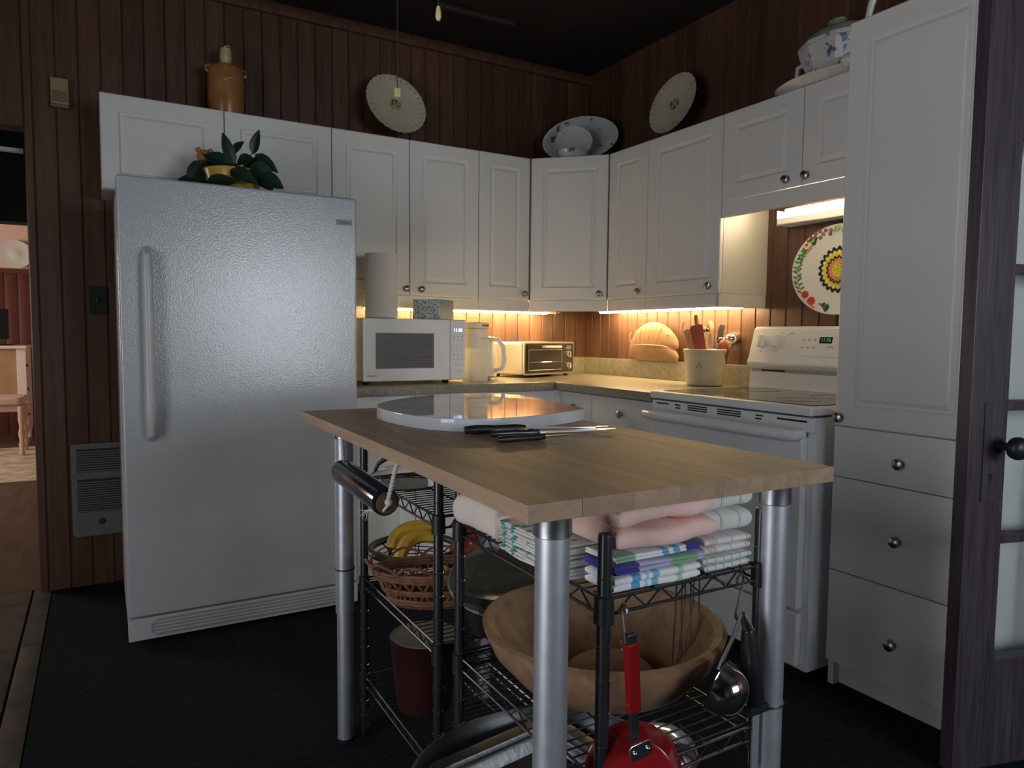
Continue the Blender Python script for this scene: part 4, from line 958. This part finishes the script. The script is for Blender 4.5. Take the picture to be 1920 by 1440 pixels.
knife('long bladed knife with a black ringed handle, middle of three', (-1.905, -2.298, 0), (-1.800, -2.316, 0), (-1.612, -2.345, 0), 'black_metal', .020, .0085)
knife('short paring knife with a plain black handle in front of the others', (-1.928, -2.369, 0), (-1.820, -2.372, 0), (-1.743, -2.366, 0), 'black_plastic', .012, .0075)

# ------------------------------------------------------------------ wire shelf units under the table
LEV = (.727, .445, .168)
def wire_unit(label, x0, x1, y0, y1):
    t = thing('wire_shelf_unit', label, 'shelf unit', ((x0 + x1) / 2, (y0 + y1) / 2, 0), group='wire shelf units under the table')
    ox, oy = (x0 + x1) / 2, (y0 + y1) / 2; hx, hy = (x1 - x0) / 2, (y1 - y0) / 2
    for (px, py) in ((-hx, -hy), (hx, -hy), (-hx, hy), (hx, hy)):
        po = MB().lathe([(.0108, .075), (.0108, .820), (.010, .826), (.0001, .827)], 16, (px, py, 0)).build('post', 'black_metal', t)
        rg = MB()
        for k in range(14):
            z = .10 + .0508 * k; rg.tube([(px + .0109 * math.cos(a * PI / 6), py + .0109 * math.sin(a * PI / 6), z) for a in range(12)], .0009, 4, closed=True)
        rg.build('groove_rings', 'chrome', po)['kind'] = 'stuff'
        for lz in LEV: MB().lathe([(.0115, lz - .036), (.0155, lz - .034), (.0145, lz + .006), (.0118, lz + .008)], 18, (px, py, 0)).build('sleeve', 'black_plastic', po)
        MB().cyl((px, py, .05), (px, py, .076), .006, 8).build('caster_stem', 'chrome', po)
        MB().tube([(px - .009, py, .028), (px + .009, py, .028)], .027, 18).build('caster', 'black_plastic', po)
    for lz in LEV:
        dk = MB()
        for i in range(int(2 * hy / .021) + 1):
            y = -hy + .012 + i * .021
            if y < hy - .005: dk.tube([(-hx + .004, y, lz), (hx - .004, y, lz)], .0015, 5, caps=False)
        for xx in (-hx * .36, hx * .36): dk.tube([(xx, -hy, lz - .004), (xx, hy, lz - .004)], .0022, 6)
        o = dk.build('wire_deck', 'black_metal', t)
        for (a, b) in (((-hx, -hy), (hx, -hy)), ((-hx, hy), (hx, hy)), ((-hx, -hy), (-hx, hy)), ((hx, -hy), (hx, hy))):
            A_, B_ = Vector((a[0], a[1], 0)), Vector((b[0], b[1], 0)); d = (B_ - A_); ln = d.length; d.normalize(); A_ = A_ + d * .012; ln -= .024
            er = MB(); up_, lo_ = Vector((0, 0, lz)), Vector((0, 0, lz - .024))
            er.tube([A_ + up_, A_ + d * ln + up_], .0026, 6); er.tube([A_ + lo_, A_ + d * ln + lo_], .0026, 6)
            nz = max(5, int(ln / .058)); pts = []
            for k in range(2 * nz + 1):
                pts.append(A_ + d * (ln * (.04 + .92 * k / (2 * nz))) + (up_ if k % 2 else lo_))
            er.tube(pts, .0018, 5); er.build('edge_truss', 'black_metal', o)
    return t
RX0, RX1, RY0, RY1 = -1.966, -1.634, -2.765, -2.280
wire_unit('black wire shelf unit under the near end of the table, holding towels', RX0, RX1, RY0, RY1)
wire_unit('black wire shelf unit under the far end of the table, holding fruit', -1.985, -1.65, -2.216, -1.722)

# ------------------------------------------------------------------ folded linens
def cloth(name, label, x0, x1, y0, y1, z0, z1, material, layers=2, front='-y', wob=.004, group='folded towels on the wire shelf', sag=0):
    cx, cy = (x0 + x1) / 2, (y0 + y1) / 2
    t = bpy.data.objects
    m = MB(); lh = (z1 - z0) / layers
    for k in range(layers):
        zc = z0 + lh * (k + .5) - z0; r = lh * .49
        hw, hd = (x1 - x0) / 2 - random.uniform(0, .004), (y1 - y0) / 2 - random.uniform(0, .005)
        nx, na = 22, 22
        vs = []; fs = []
        for i in range(nx + 1):
            s = i / nx * 2 - 1; x = s * hw; e = .70 + .30 * math.sqrt(max(0, 1 - max(0, (abs(s) - .90) / .10) ** 2))
            for j in range(na):
                a = 2 * PI * j / na; ca, sa = math.cos(a), math.sin(a)
                yy = (abs(ca) ** .25) * (1 if ca > 0 else -1) * (hd - r * .2); zz = (abs(sa) ** .55) * (1 if sa > 0 else -1) * r * e
                if front == '-x': p = Vector((yy * hw / hd, x * hd / hw, zc + zz))
                else: p = Vector((x, yy, zc + zz))
                nv = noise.noise_vector(Vector((p.x * 16 + k * 3 + x0 * 40, p.y * 16 + y0 * 30, z0 * 90 + k)))
                nf = noise.noise(Vector((p.x * 7 + z0 * 50, p.y * 7, k * .7)))
                p += Vector((nv.x * wob * .6, nv.y * wob * .6, nv.z * wob * .45 + nf * wob * .4 - sag * (s * s) * .0))
                vs.append(p)
        for i in range(nx):
            for j in range(na): fs.append((i * na + j, i * na + (j + 1) % na, (i + 1) * na + (j + 1) % na, (i + 1) * na + j))
        fs += [list(range(na - 1, -1, -1)), [nx * na + j for j in range(na)]]
        m.add(vs, fs)
    zmin = min(v.z for v in m.v)
    for v in m.v: v.z -= zmin
    o = m.build(name, material, None, loc=(cx, cy, z0), smooth=80)
    tag(o, label, 'towel', group); return o
SZ = LEV[0] + .0022
cloth('tea_towel', 'white towel with light blue stripes at the bottom of the front pile', -1.950, -1.772, -2.768, -2.690, SZ, SZ + .026, 'blue_stripe_cloth', 2)
cloth('tea_towel', 'lavender towel with navy and green bands in the front pile', -1.950, -1.768, -2.770, -2.690, SZ + .029, SZ + .043, 'lavender_cloth', 2)
cloth('tea_towel', 'white towel with blue and green stripes just under the pink blanket', -1.950, -1.772, -2.767, -2.690, SZ + .046, SZ + .057, 'white_blue_cloth', 2)
cloth('tea_towel', 'cream cloth with teal flowers, lowest of the left side pile', -1.990, -1.790, -2.684, -2.482, SZ, SZ + .018, 'floral_cloth', 3, '-x')
cloth('tea_towel', 'cream cloth with teal flowers, middle of the left side pile', -1.988, -1.790, -2.684, -2.480, SZ + .020, SZ + .038, 'floral_cloth', 3, '-x')
cloth('tea_towel', 'cream cloth with teal flowers, right under the pink blanket', -1.990, -1.790, -2.684, -2.484, SZ + .040, SZ + .057, 'floral_cloth', 3, '-x')
cloth('pink_blanket', 'soft pink and white folded blanket on top of the front pile', -1.950, -1.758, -2.784, -2.49, SZ + .062, SZ + .136, 'pink_cloth', 2, '-y', wob=.015)
cloth('waffle_towel', 'cream waffle weave towel bunched at the far end of the towel shelf', -1.998, -1.75, -2.468, -2.29, SZ, SZ + .138, 'waffle_cloth', 2, '-x', wob=.010)
cloth('tea_towel', 'pale green checked towel at the bottom of the right pile', -1.762, -1.650, -2.765, -2.50, SZ, SZ + .026, 'green_check_cloth', 2)
cloth('tea_towel', 'white towel with thin red lines in the right pile', -1.764, -1.650, -2.765, -2.50, SZ + .029, SZ + .058, 'red_line_cloth', 2)
cloth('tea_towel', 'white and grey windowpane checked towel on top of the right pile', -1.760, -1.650, -2.765, -2.47, SZ + .061, SZ + .138, 'check_cloth', 2, wob=.006)

# ------------------------------------------------------------------ bowls, pots and fruit on the shelves
S2 = LEV[1] + .0022; S3 = LEV[2] + .0022
wbw = thing('wooden_bowl', 'very large old wooden bowl on the wire shelf under the towels', 'bowl', (-1.783, -2.525, S2))
MB().lathe([(.085, 0), (.11, .003), (.165, .032), (.208, .080), (.226, .120), (.2285, .128), (.220, .132), (.206, .126), (.184, .082), (.140, .040), (.09, .019), (.0001, .016)], 64).build('shell', 'bowl_wood', wbw)
ww = thing('wood_chopper', 'brown rounded wooden piece lying in the big wooden bowl', 'wooden piece', (-1.80, -2.57, S2 + .03))
MB().prism([(.085 * math.cos(rad(a)), .062 * math.sin(rad(a))) for a in range(0, 181, 15)] + [(-.07, -.012), (.07, -.012)], 0, .018, Matrix.Rotation(rad(-28), 4, 'Z') @ Matrix.Rotation(rad(28), 4, 'X')).build('block', 'dark_spoon_wood', ww, bevel=.004)
pot = thing('enamel_pot', 'dark enamel pot with a shiny olive grey lid beside the big wooden bowl', 'pot', (-1.802, -2.180, S2))
MB().lathe([(.092, 0), (.102, .004), (.116, .05), (.122, .10)], 44).build('body', 'black_metal', pot)
Ml = Matrix.Translation((0, -.004, .104)) @ frame_z((-.16, -.27, .95))
MB().lathe([(.128, -.004), (.1315, 0), (.129, .004), (.11, .010), (.065, .018), (.0001, .021)], 52, M=Ml).build('lid', 'olive_enamel', pot)
MB().tube([Ml @ Vector((.1305 * math.cos(a * PI / 24), .1305 * math.sin(a * PI / 24), .0015)) for a in range(48)], .0024, 6, closed=True).build('rim_band', 'pot_rim', pot)
# wicker basket
wk = thing('wicker_basket', 'brown wicker basket with curled rim on the middle wire shelf', 'basket', (-1.880, -1.980, S2), rad(-24))
bx_, by_ = .142, .074
def bpt(a, z, f=1): 
    k = f * (.80 + .30 * z / .075); return Vector((bx_ * k * math.cos(a), by_ * k * math.sin(a), z + .003))
MB().lathe([(.79, .0), (.80, .004)], 36, sx=bx_, sy=by_).build('base', 'wicker', wk)
for i in range(26):
    a = 2 * PI * i / 26
    MB().tube([bpt(a, .0), bpt(a + .1, .04), bpt(a + .25, .075)], .0030, 5).build('upright', 'wicker', wk)
    MB().tube([bpt(a, .0), bpt(a - .1, .04), bpt(a - .25, .075)], .0030, 5).build('upright', 'wicker', wk)
for z, r in ((.008, .005), (.016, .005), (.036, .0045), (.042, .0045), (.070, .005), (.077, .006), (.084, .005)):
    MB().tube([bpt(2 * PI * i / 48, z, 1.0 + .012 * (-1) ** i) for i in range(48)], r, 6, closed=True).build('woven_band', 'wicker', wk)
for i in range(11):
    a0 = 2 * PI * i / 11
    MB().tube([bpt(a0 + .75 * s / 8, .08 + .030 * math.sin(PI * s / 8), 1.02) for s in range(9)], .0035, 5).build('rim_loop', 'wicker', wk)
# fruit bowl
fb = thing('wire_fruit_bowl', 'black wire fruit bowl with a wide rim on the middle shelf', 'bowl', (-1.830, -1.705, S2))
MB().tube([(.125 * math.cos(a * PI / 24), .125 * math.sin(a * PI / 24), .055) for a in range(48)], .0105, 8, closed=True).build('rim', 'black_plastic', fb)
for i in range(9):
    r = .02 + .0125 * i; MB().tube([(r * math.cos(a * PI / 20), r * math.sin(a * PI / 20), .006 + .045 * (i / 8) ** 2) for a in range(40)], .0017, 5, closed=True).build('wire', 'black_metal', fb)
MB().lathe([(.035, 0), (.035, .006)], 20).build('foot', 'black_metal', fb)
for i in range(6):
    a = PI * i / 3; MB().tube([(r * math.cos(a), r * math.sin(a), .004 + .047 * (r / .12) ** 2) for r in (.02, .05, .08, .1, .12)], .002, 5).build('wire', 'black_metal', fb)
def banana(label, pts, r=.0165):
    P = [Vector(p) for p in pts]; o = P[0]
    t = thing('banana', label, 'banana', tuple(o), group='bananas in the wire bowl')
    # smooth curve through the points
    Q = []
    n = len(P)
    for i in range(n - 1):
        p0, p1, p2, p3 = P[max(0, i - 1)], P[i], P[i + 1], P[min(n - 1, i + 2)]
        for k in range(5):
            s = k / 5; Q.append(.5 * ((2 * p1) + (p2 - p0) * s + (2 * p0 - 5 * p1 + 4 * p2 - p3) * s * s + (3 * p1 - p0 - 3 * p2 + p3) * s ** 3) - o)
    Q.append(P[-1] - o); m = len(Q)
    R = [r * (.34 + .66 * math.sin(PI * min(1, max(0, (i / (m - 1)) * .9 + .06))) ** .5) for i in range(m)]
    MB().tube(Q, R, 7).build('peel', 'banana', t, smooth=50)
    d = (Q[0] - Q[1]).normalized(); MB().tube([Q[0], Q[0] + d * .018], [.006, .005], 6).build('stem', 'banana_tip', t)
    d = (Q[-1] - Q[-2]).normalized(); MB().tube([Q[-1], Q[-1] + d * .004], [.006, .003], 6).build('tip', 'banana_tip', t)
fz = S2
bc = Vector((-1.840, -1.705, fz))
def bq(r, f, z): return tuple(bc + CV * r + FV * f + Vector((0, 0, z)))
banana('curved banana at the back of the wire bowl', [bq(-.055, -.02, .060), bq(-.045, .0, .088), bq(-.01, .02, .108), bq(.04, .03, .112), bq(.085, .02, .105)], .0205)
banana('banana in front hanging over the rim of the wire bowl', [bq(-.018, -.105, .042), bq(-.016, -.085, .066), bq(.0, -.05, .090), bq(.035, -.025, .098), bq(.085, -.02, .090)], .0200)
def apple(label, p, r):
    t = thing('apple', label, 'apple', p, group='red apples')
    pr = [(.0001, .10), (.35, .02), (.75, .16), (1.0, .62), (1.02, .95), (.86, 1.36), (.5, 1.62), (.2, 1.60), (.0001, 1.50)]
    MB().lathe([(a * r, b * r * 1.05) for a, b in pr], 24).build('fruit', 'apple', t, smooth=80)
    MB().tube([(0, 0, 1.5 * r), (.004, 0, 1.8 * r)], .0016, 6).build('stem', 'banana_tip', t)
a1 = bc + CV * .105 + FV * -.03; 
apple('red apple in front, right of the bananas', (-1.740, -1.835, S2 + .040), .036)
apple('darker red apple behind, right of the bananas', (-1.688, -1.762, S2 + .068), .036)
ab = thing('apple_dish', 'small dark dish under the red apples', 'dish', (-1.72, -1.82, S2))
MB().lathe([(.03, 0), (.045, .01), (.062, .034), (.064, .036), (.05, .026), (.0001, .022)], 28).build('dish', 'black_metal', ab)
# red pot on the lowest shelf
rp_ = thing('red_stock_pot', 'dark red enamel pot on the lowest wire shelf', 'pot', (-1.905, -1.955, S3))
MB().lathe([(.060, 0), (.068, .006), (.080, .10), (.086, .18), (.089, .184), (.084, .185), (.078, .17), (.066, .02), (.0001, .015)], 44).build('body', 'red_dark_enamel', rp_)
MB().lathe([(.0835, .1855), (.086, .1875), (.078, .186), (.05, .180), (.0001, .178)], 40).build('lid', 'pot_rim', rp_)
# glass lid and dark pan on the top shelf
gl = thing('glass_lid', 'domed glass pot lid with a black arched handle on the top wire shelf', 'pot lid', (-1.925, -1.860, LEV[0] + .0022))
MB().lathe([(.100, 0), (.102, .004), (.095, .016), (.07, .034), (.035, .044), (.0001, .046), (.0001, .043), (.034, .041), (.068, .031), (.092, .014), (.098, .002)], 40, cap1=False).build('dome', 'clear_glass', gl)
MB().tube([(.101 * math.cos(a * PI / 24), .101 * math.sin(a * PI / 24), .003) for a in range(48)], .0028, 6, closed=True).build('rim_band', 'chrome', gl)
MB().tube([CV * x + Vector((0, 0, z)) for x, z in ((-.075, .030), (-.064, .050), (-.045, .064), (-.02, .071), (.01, .072), (.04, .066), (.06, .052), (.072, .030))], [.004, .005, .007, .0075, .0075, .007, .005, .004], 8).build('handle', 'black_plastic', gl)
dp_ = thing('black_pan', 'black pan standing on edge at the end of the top wire shelf', 'pan', (-1.82, -2.06, LEV[0] + .0022))
MB().lathe([(.058, 0), (.064, .002), (.070, .026), (.072, .028), (.067, .028), (.058, .006), (.0001, .005)], 36, M=Matrix.Translation((0, .0, .070)) @ frame_z((-.75, .35, .45))).build('dish', 'black_metal', dp_)
# roasting tin and silver tray on the lowest shelf
ro = thing('roasting_pan', 'large dark oval roasting pan on the lowest wire shelf', 'roasting pan', (-1.905, -2.495, S3))
MB().lathe([(.68, 0), (.72, .003), (.86, .090), (.98, .132), (1.0, .137), (.97, .139), (.84, .094), (.70, .008), (.0001, .007)], 56, sx=.250, sy=.204).build('dish', 'roaster', ro)
fo = thing('foil_tray', 'silver foil tray with a crimped rim lying in the roasting pan', 'tray', (-1.935, -2.500, S3 + .100), rad(98))
tm = MB(); rings = []
def ring(w, h, r, z, crimp=0): 
    p = rrect(w * .84, h * .84, r * .84, 12); return [(x * (1 + crimp * (-1) ** i), y * (1 + crimp * (-1) ** i), z) for i, (x, y) in enumerate(p)]
RR = [ring(.20, .31, .05, 0), ring(.215, .325, .052, .004), ring(.225, .335, .055, .026), ring(.238, .348, .058, .030), ring(.244, .354, .06, .036), ring(.29, .40, .075, .040), ring(.298, .408, .078, .040, .006), ring(.298, .408, .078, .0385, .006), ring(.244, .354, .06, .034), ring(.22, .33, .054, .020), ring(.20, .31, .05, -.001)]
n = len(RR[0]); vs = [p for r in RR for p in r]
tm.add(vs, [(j * n + i, j * n + (i + 1) % n, (j + 1) * n + (i + 1) % n, (j + 1) * n + i) for j in range(len(RR) - 1) for i in range(n)] + [list(range(n))])
tm.build('tray', 'tin', fo)
mbw = thing('steel_bowl', 'upturned steel bowl seen through the wires of the middle shelf', 'bowl', (-1.700, -2.605, S3 + .142))
MB().lathe([(.074, 0), (.076, .003), (.072, .02), (.060, .042), (.040, .056), (.018, .062), (.0001, .063)], 40).build('shell', 'chrome', mbw, smooth=70)

# ------------------------------------------------------------------ things hanging from the shelf and the table
def s_hook(label, p, h=.05, top_dir=(0, 1, 0)):
    t = thing('s_hook', label, 'hook', p, group='s hooks on the wire shelf')
    d = Vector(top_dir).normalized(); s = d
    pts = []
    for a in range(-20, 201, 20): pts.append(Vector((0, 0, h * .5)) + s * (.010 * math.cos(rad(a))) + Vector((0, 0, .010 * math.sin(rad(a)))))
    pts = pts[::-1]
    for a in range(180 + 20, 360 + 150, 22)[:0]: pass
    low = [Vector((0, 0, -h * .5 + .0)) + s * (-.011 * math.cos(rad(a))) + Vector((0, 0, -.011 * math.sin(rad(a)))) for a in range(180, -21, -20)]
    MB().tube(pts[:-1] + [Vector((s * .006)) + Vector((0, 0, h * .22)), Vector((0, 0, 0)) - s * .0, -s * .004 + Vector((0, 0, -h * .2))][:2] + [p_ for p_ in low[::-1]], .0022, 7).build('wire', 'nickel', t)
    return t
s_hook('steel s hook at the near corner of the towel shelf holding the red skillet', (-1.943, -2.784, .688), .05, (.3, .95, 0))
s_hook('steel s hook near the right post holding the ladle', (-1.700, -2.782, .690), .056, (1, .2, 0))
# red skillet, hangs by its handle
sk = thing('red_skillet', 'small red enamel skillet hanging by its red handle from the shelf', 'skillet', (-1.925, -2.800, .54))
Rz = Matrix.Translation((-1.945, -2.803, .672)) @ Matrix.Rotation(rad(-4), 4, 'Y')
MB().box(-.0105, .0105, -.006, .006, -.104, .0, Rz).build('handle', 'red_enamel', sk, bevel=.002, world=True)
MB().box(-.0085, .0085, -.0035, .0035, -.0005, .014, Rz).build('hanging_tab', 'black_metal', sk, bevel=.002, world=True)
MB().box(-.0075, .0075, -.003, .003, -.150, -.1035, Rz).build('shank', 'black_metal', sk, bevel=.001, world=True)
Rp = Rz @ Matrix.Translation((.004, .0, -.214)) @ frame_z((-.42, -.86, .28))
MB().lathe([(.0001, .0015), (.052, .002), (.056, .001), (.062, -.010), (.0745, -.030), (.0755, -.033), (.073, -.031), (.058, -.008), (.0001, -.004)], 44, M=Rp).build('pan', 'red_enamel', sk, world=True)
MB().prism(rrect(.040, .022, .006, 3, 0, 0), 0, .003, Rz @ Matrix.Translation((.0, -.012, -.158)) @ Matrix.Rotation(rad(80), 4, 'X')).build('bracket', 'chrome', sk, bevel=.001, world=True)
for s in (-1, 1): MB().sphere(Rz @ Vector((s * .012, -.016, -.157)), .0032, 8, 5).build('rivet', 'chrome', sk, world=True)
# ladle
la = thing('steel_ladle', 'shiny steel ladle hanging from a hook on the wire shelf', 'ladle', (-1.735, -2.785, .50))
MB().tube([(-1.700, -2.786, .662), (-1.715, -2.786, .63), (-1.738, -2.785, .595), (-1.745, -2.784, .578)], [.003, .0035, .004, .005], 8).build('handle', 'gunmetal', la, world=True)
Ml_ = Matrix.Translation((-1.742, -2.79, .548)) @ frame_z((-.35, .80, .30))
MB().lathe([(.0001, -.040), (.010, -.0392), (.019, -.0365), (.027, -.032), (.034, -.0255), (.039, -.017), (.042, -.007), (.043, .008), (.0445, .010), (.041, .009), (.039, -.008), (.031, -.024), (.016, -.034), (.0001, -.037)], 40, M=Ml_).build('bowl', 'chrome', la, world=True, smooth=75)
bk = thing('black_handled_strainer', 'utensil with a thick black handle hanging next to the right post', 'utensil', (-1.672, -2.79, .50))
MB().tube([(-1.697, -2.787, .662), (-1.690, -2.788, .645), (-1.685, -2.789, .632)], [.004, .008, .010], 10).build('neck', 'chrome', bk, world=True)
MB().tube([(-1.686, -2.789, .634), (-1.682, -2.789, .61), (-1.674, -2.789, .56), (-1.665, -2.789, .512), (-1.663, -2.789, .500)], [.0105, .0145, .0165, .0165, .012], 14).build('handle', 'black_plastic', bk, world=True)
MB().box(-1.684, -1.640, -2.800, -2.776, .488, .502).build('guard', 'black_plastic', bk, bevel=.003, world=True)
MB().box(-1.667, -1.652, -2.790, -2.786, .385, .49, ).build('blade', 'steel_pipe', bk, bevel=.001, world=True)
for i, (x, lab) in enumerate(((-1.735, 'long wire utensil hanging behind the big wooden bowl, left of three'), (-1.712, 'long wire utensil hanging behind the big wooden bowl, middle of three'), (-1.690, 'long wire utensil hanging behind the big wooden bowl, right of three'))):
    t = thing('wire_utensil', lab, 'utensil', (x + .075, -2.60, .55), group='wire utensils hanging behind the bowl')
    MB().tube([(-.006, 0, .15), (-.008, 0, .05), (-.012 - .01 * i, 0, -.06), (0, 0, -.075), (.012 + .004 * i, 0, -.06), (.008, 0, .05), (.006, 0, .15)], .0018, 6).build('wires', 'chrome', t)
    MB().tube([(-.006, 0, .15), (0, 0, .168), (.006, 0, .15)], .0018, 6).build('hanging_loop', 'chrome', t)

# dark rolling pin hung on cord
hc = thing('hanging_rolling_pin', 'dark blue glass rolling pin slung on white cord under the table edge', 'rolling pin', (-2.1, -2.07, .75))
PA, PB = Vector((-2.104, -1.915, .788)), Vector((-2.096, -2.205, .768)); dv = (PB - PA).normalized()
MB().tube([PA, PA + dv * .004, PA + dv * .02, PB - dv * .012, PB - dv * .004, PB], [.022, .0265, .0290, .0290, .0285, .0265], 26).build('barrel', 'navy_glass', hc, world=True)
MB().tube([PB - dv * .001, PB + dv * .0025], [.0235, .0228], 22).build('end_cap', 'cork_wood', hc, world=True)
def braid(a, b, name='cord'):
    a, b = Vector(a), Vector(b); n = 26
    for ph in (0, 2 * PI / 3, 4 * PI / 3):
        t = (b - a); u = t.orthogonal().normalized(); w = t.normalized().cross(u)
        MB().tube([a + t * (i / n) + (u * math.cos(i * .9 + ph) + w * math.sin(i * .9 + ph)) * .0026 for i in range(n + 1)], .0024, 6).build(name, 'cord_white', hc, world=True)
braid(PA + dv * .012 + Vector((0, 0, .028)), (-2.098, -1.90, .876)); braid(PB + dv * .006 + Vector((.0, 0, .006)), (-2.092, -2.262, .876))
MB().sphere(PB + dv * .010 + Vector((0, 0, .004)), .0085, 12, 8).build('knot', 'cord_white', hc, world=True)
MB().tube([PB + dv * .010, PB + dv * .012 + Vector((-.008, .01, -.014)), PB + Vector((-.018, .05, -.024)), PB + Vector((-.02, .075, -.03))], [.0035, .003, .002, .0012], 6).build('frayed_end', 'cord_white', hc, world=True)
for i in range(7): MB().tube([PB + Vector((-.018, .06, -.026)), PB + Vector((-.02 + .004 * math.sin(i * 2), .07 + .006 * i, -.036 - .004 * (i % 3))), PB + Vector((-.02, .068 + .008 * i, -.046 - .006 * (i % 2)))], .0007, 4).build('frayed_end', 'cord_white', hc, world=True)

# ------------------------------------------------------------------ next room furniture
ds = thing('writing_desk', 'cream desk with a brown side panel in the room beyond the doorway', 'desk', (-3.65, 4.95, 0))
MB().box(-4.3, -3.215, 4.75, 5.40, .945, .972).build('top', 'desk_white', ds, bevel=.004, world=True)
MB().box(-4.28, -3.30, 4.80, 4.82, .35, .945).build('panel', 'brown_veneer', ds, world=True)
MB().box(-3.30, -3.225, 4.785, 5.38, .12, .945).build('drawer_pedestal', 'desk_white', ds, bevel=.004, world=True)
for z in (.3, .55, .78): MB().sphere((-3.222, 4.82, z), .014, 10, 6).build('pull', 'gunmetal', ds, world=True)
for (x, y) in ((-3.26, 4.82), (-3.26, 5.34), (-4.25, 4.82), (-4.25, 5.34)): MB().lathe([(.016, 0), (.026, .02), (.018, .05), (.03, .10), (.03, .36)], 14, (x, y, 0)).build('leg', 'desk_white', ds, world=True)
mo = thing('computer_monitor', 'black computer monitor standing on the far desk', 'monitor', (-3.43, 5.1, .973))
MB().box(-.30, .05, -.012, .012, .06, .36).build('screen', 'monitor_black', mo, bevel=.004)
MB().box(-.14, -.10, -.01, .02, .01, .08).build('neck', 'monitor_black', mo); MB().box(-.24, .08, -.09, .09, 0, .012).build('base', 'monitor_black', mo, bevel=.003)
so = thing('upholstered_stool', 'pale stool with turned wooden legs in front of the far desk', 'stool', (-3.42, 4.22, 0))
MB().prism(rrect(.46, .40, .06, 5), .46, .53).build('seat', 'stool_fabric', so, bevel=.018, seg=3)
MB().box(-.20, .20, -.17, .17, .40, .46).build('apron', 'stool_wood', so, bevel=.004)
for (x, y) in ((-.2, -.17), (.2, -.17), (-.2, .17), (.2, .17)):
    MB().lathe([(.013, 0), (.022, .02), (.015, .05), (.026, .10), (.018, .14), (.027, .2), (.016, .27), (.026, .32), (.026, .45)], 16, (x, y, 0)).build('leg', 'stool_wood', so)
dk_ = thing('wall_plate', 'white round plate on the rail of the far room', 'plate', (-3.36, 5.84, 1.79))
MB().lathe([(.05, 0), (.10, .006), (.15, .018), (.152, .02), (.10, .012), (.05, .008), (.045, .011), (.0001, .008)], 44, M=Matrix.Translation((0, -.0, .15)) @ frame_z((0, -1, .15))).build('dish', 'china_white', dk_)
rg_ = MB().box(-4.4, -2.9, 2.72, 4.6, .0, .008).build('area_rug', 'rug', None); tag(rg_, 'light patterned rug on the wood floor of the far room', 'rug')
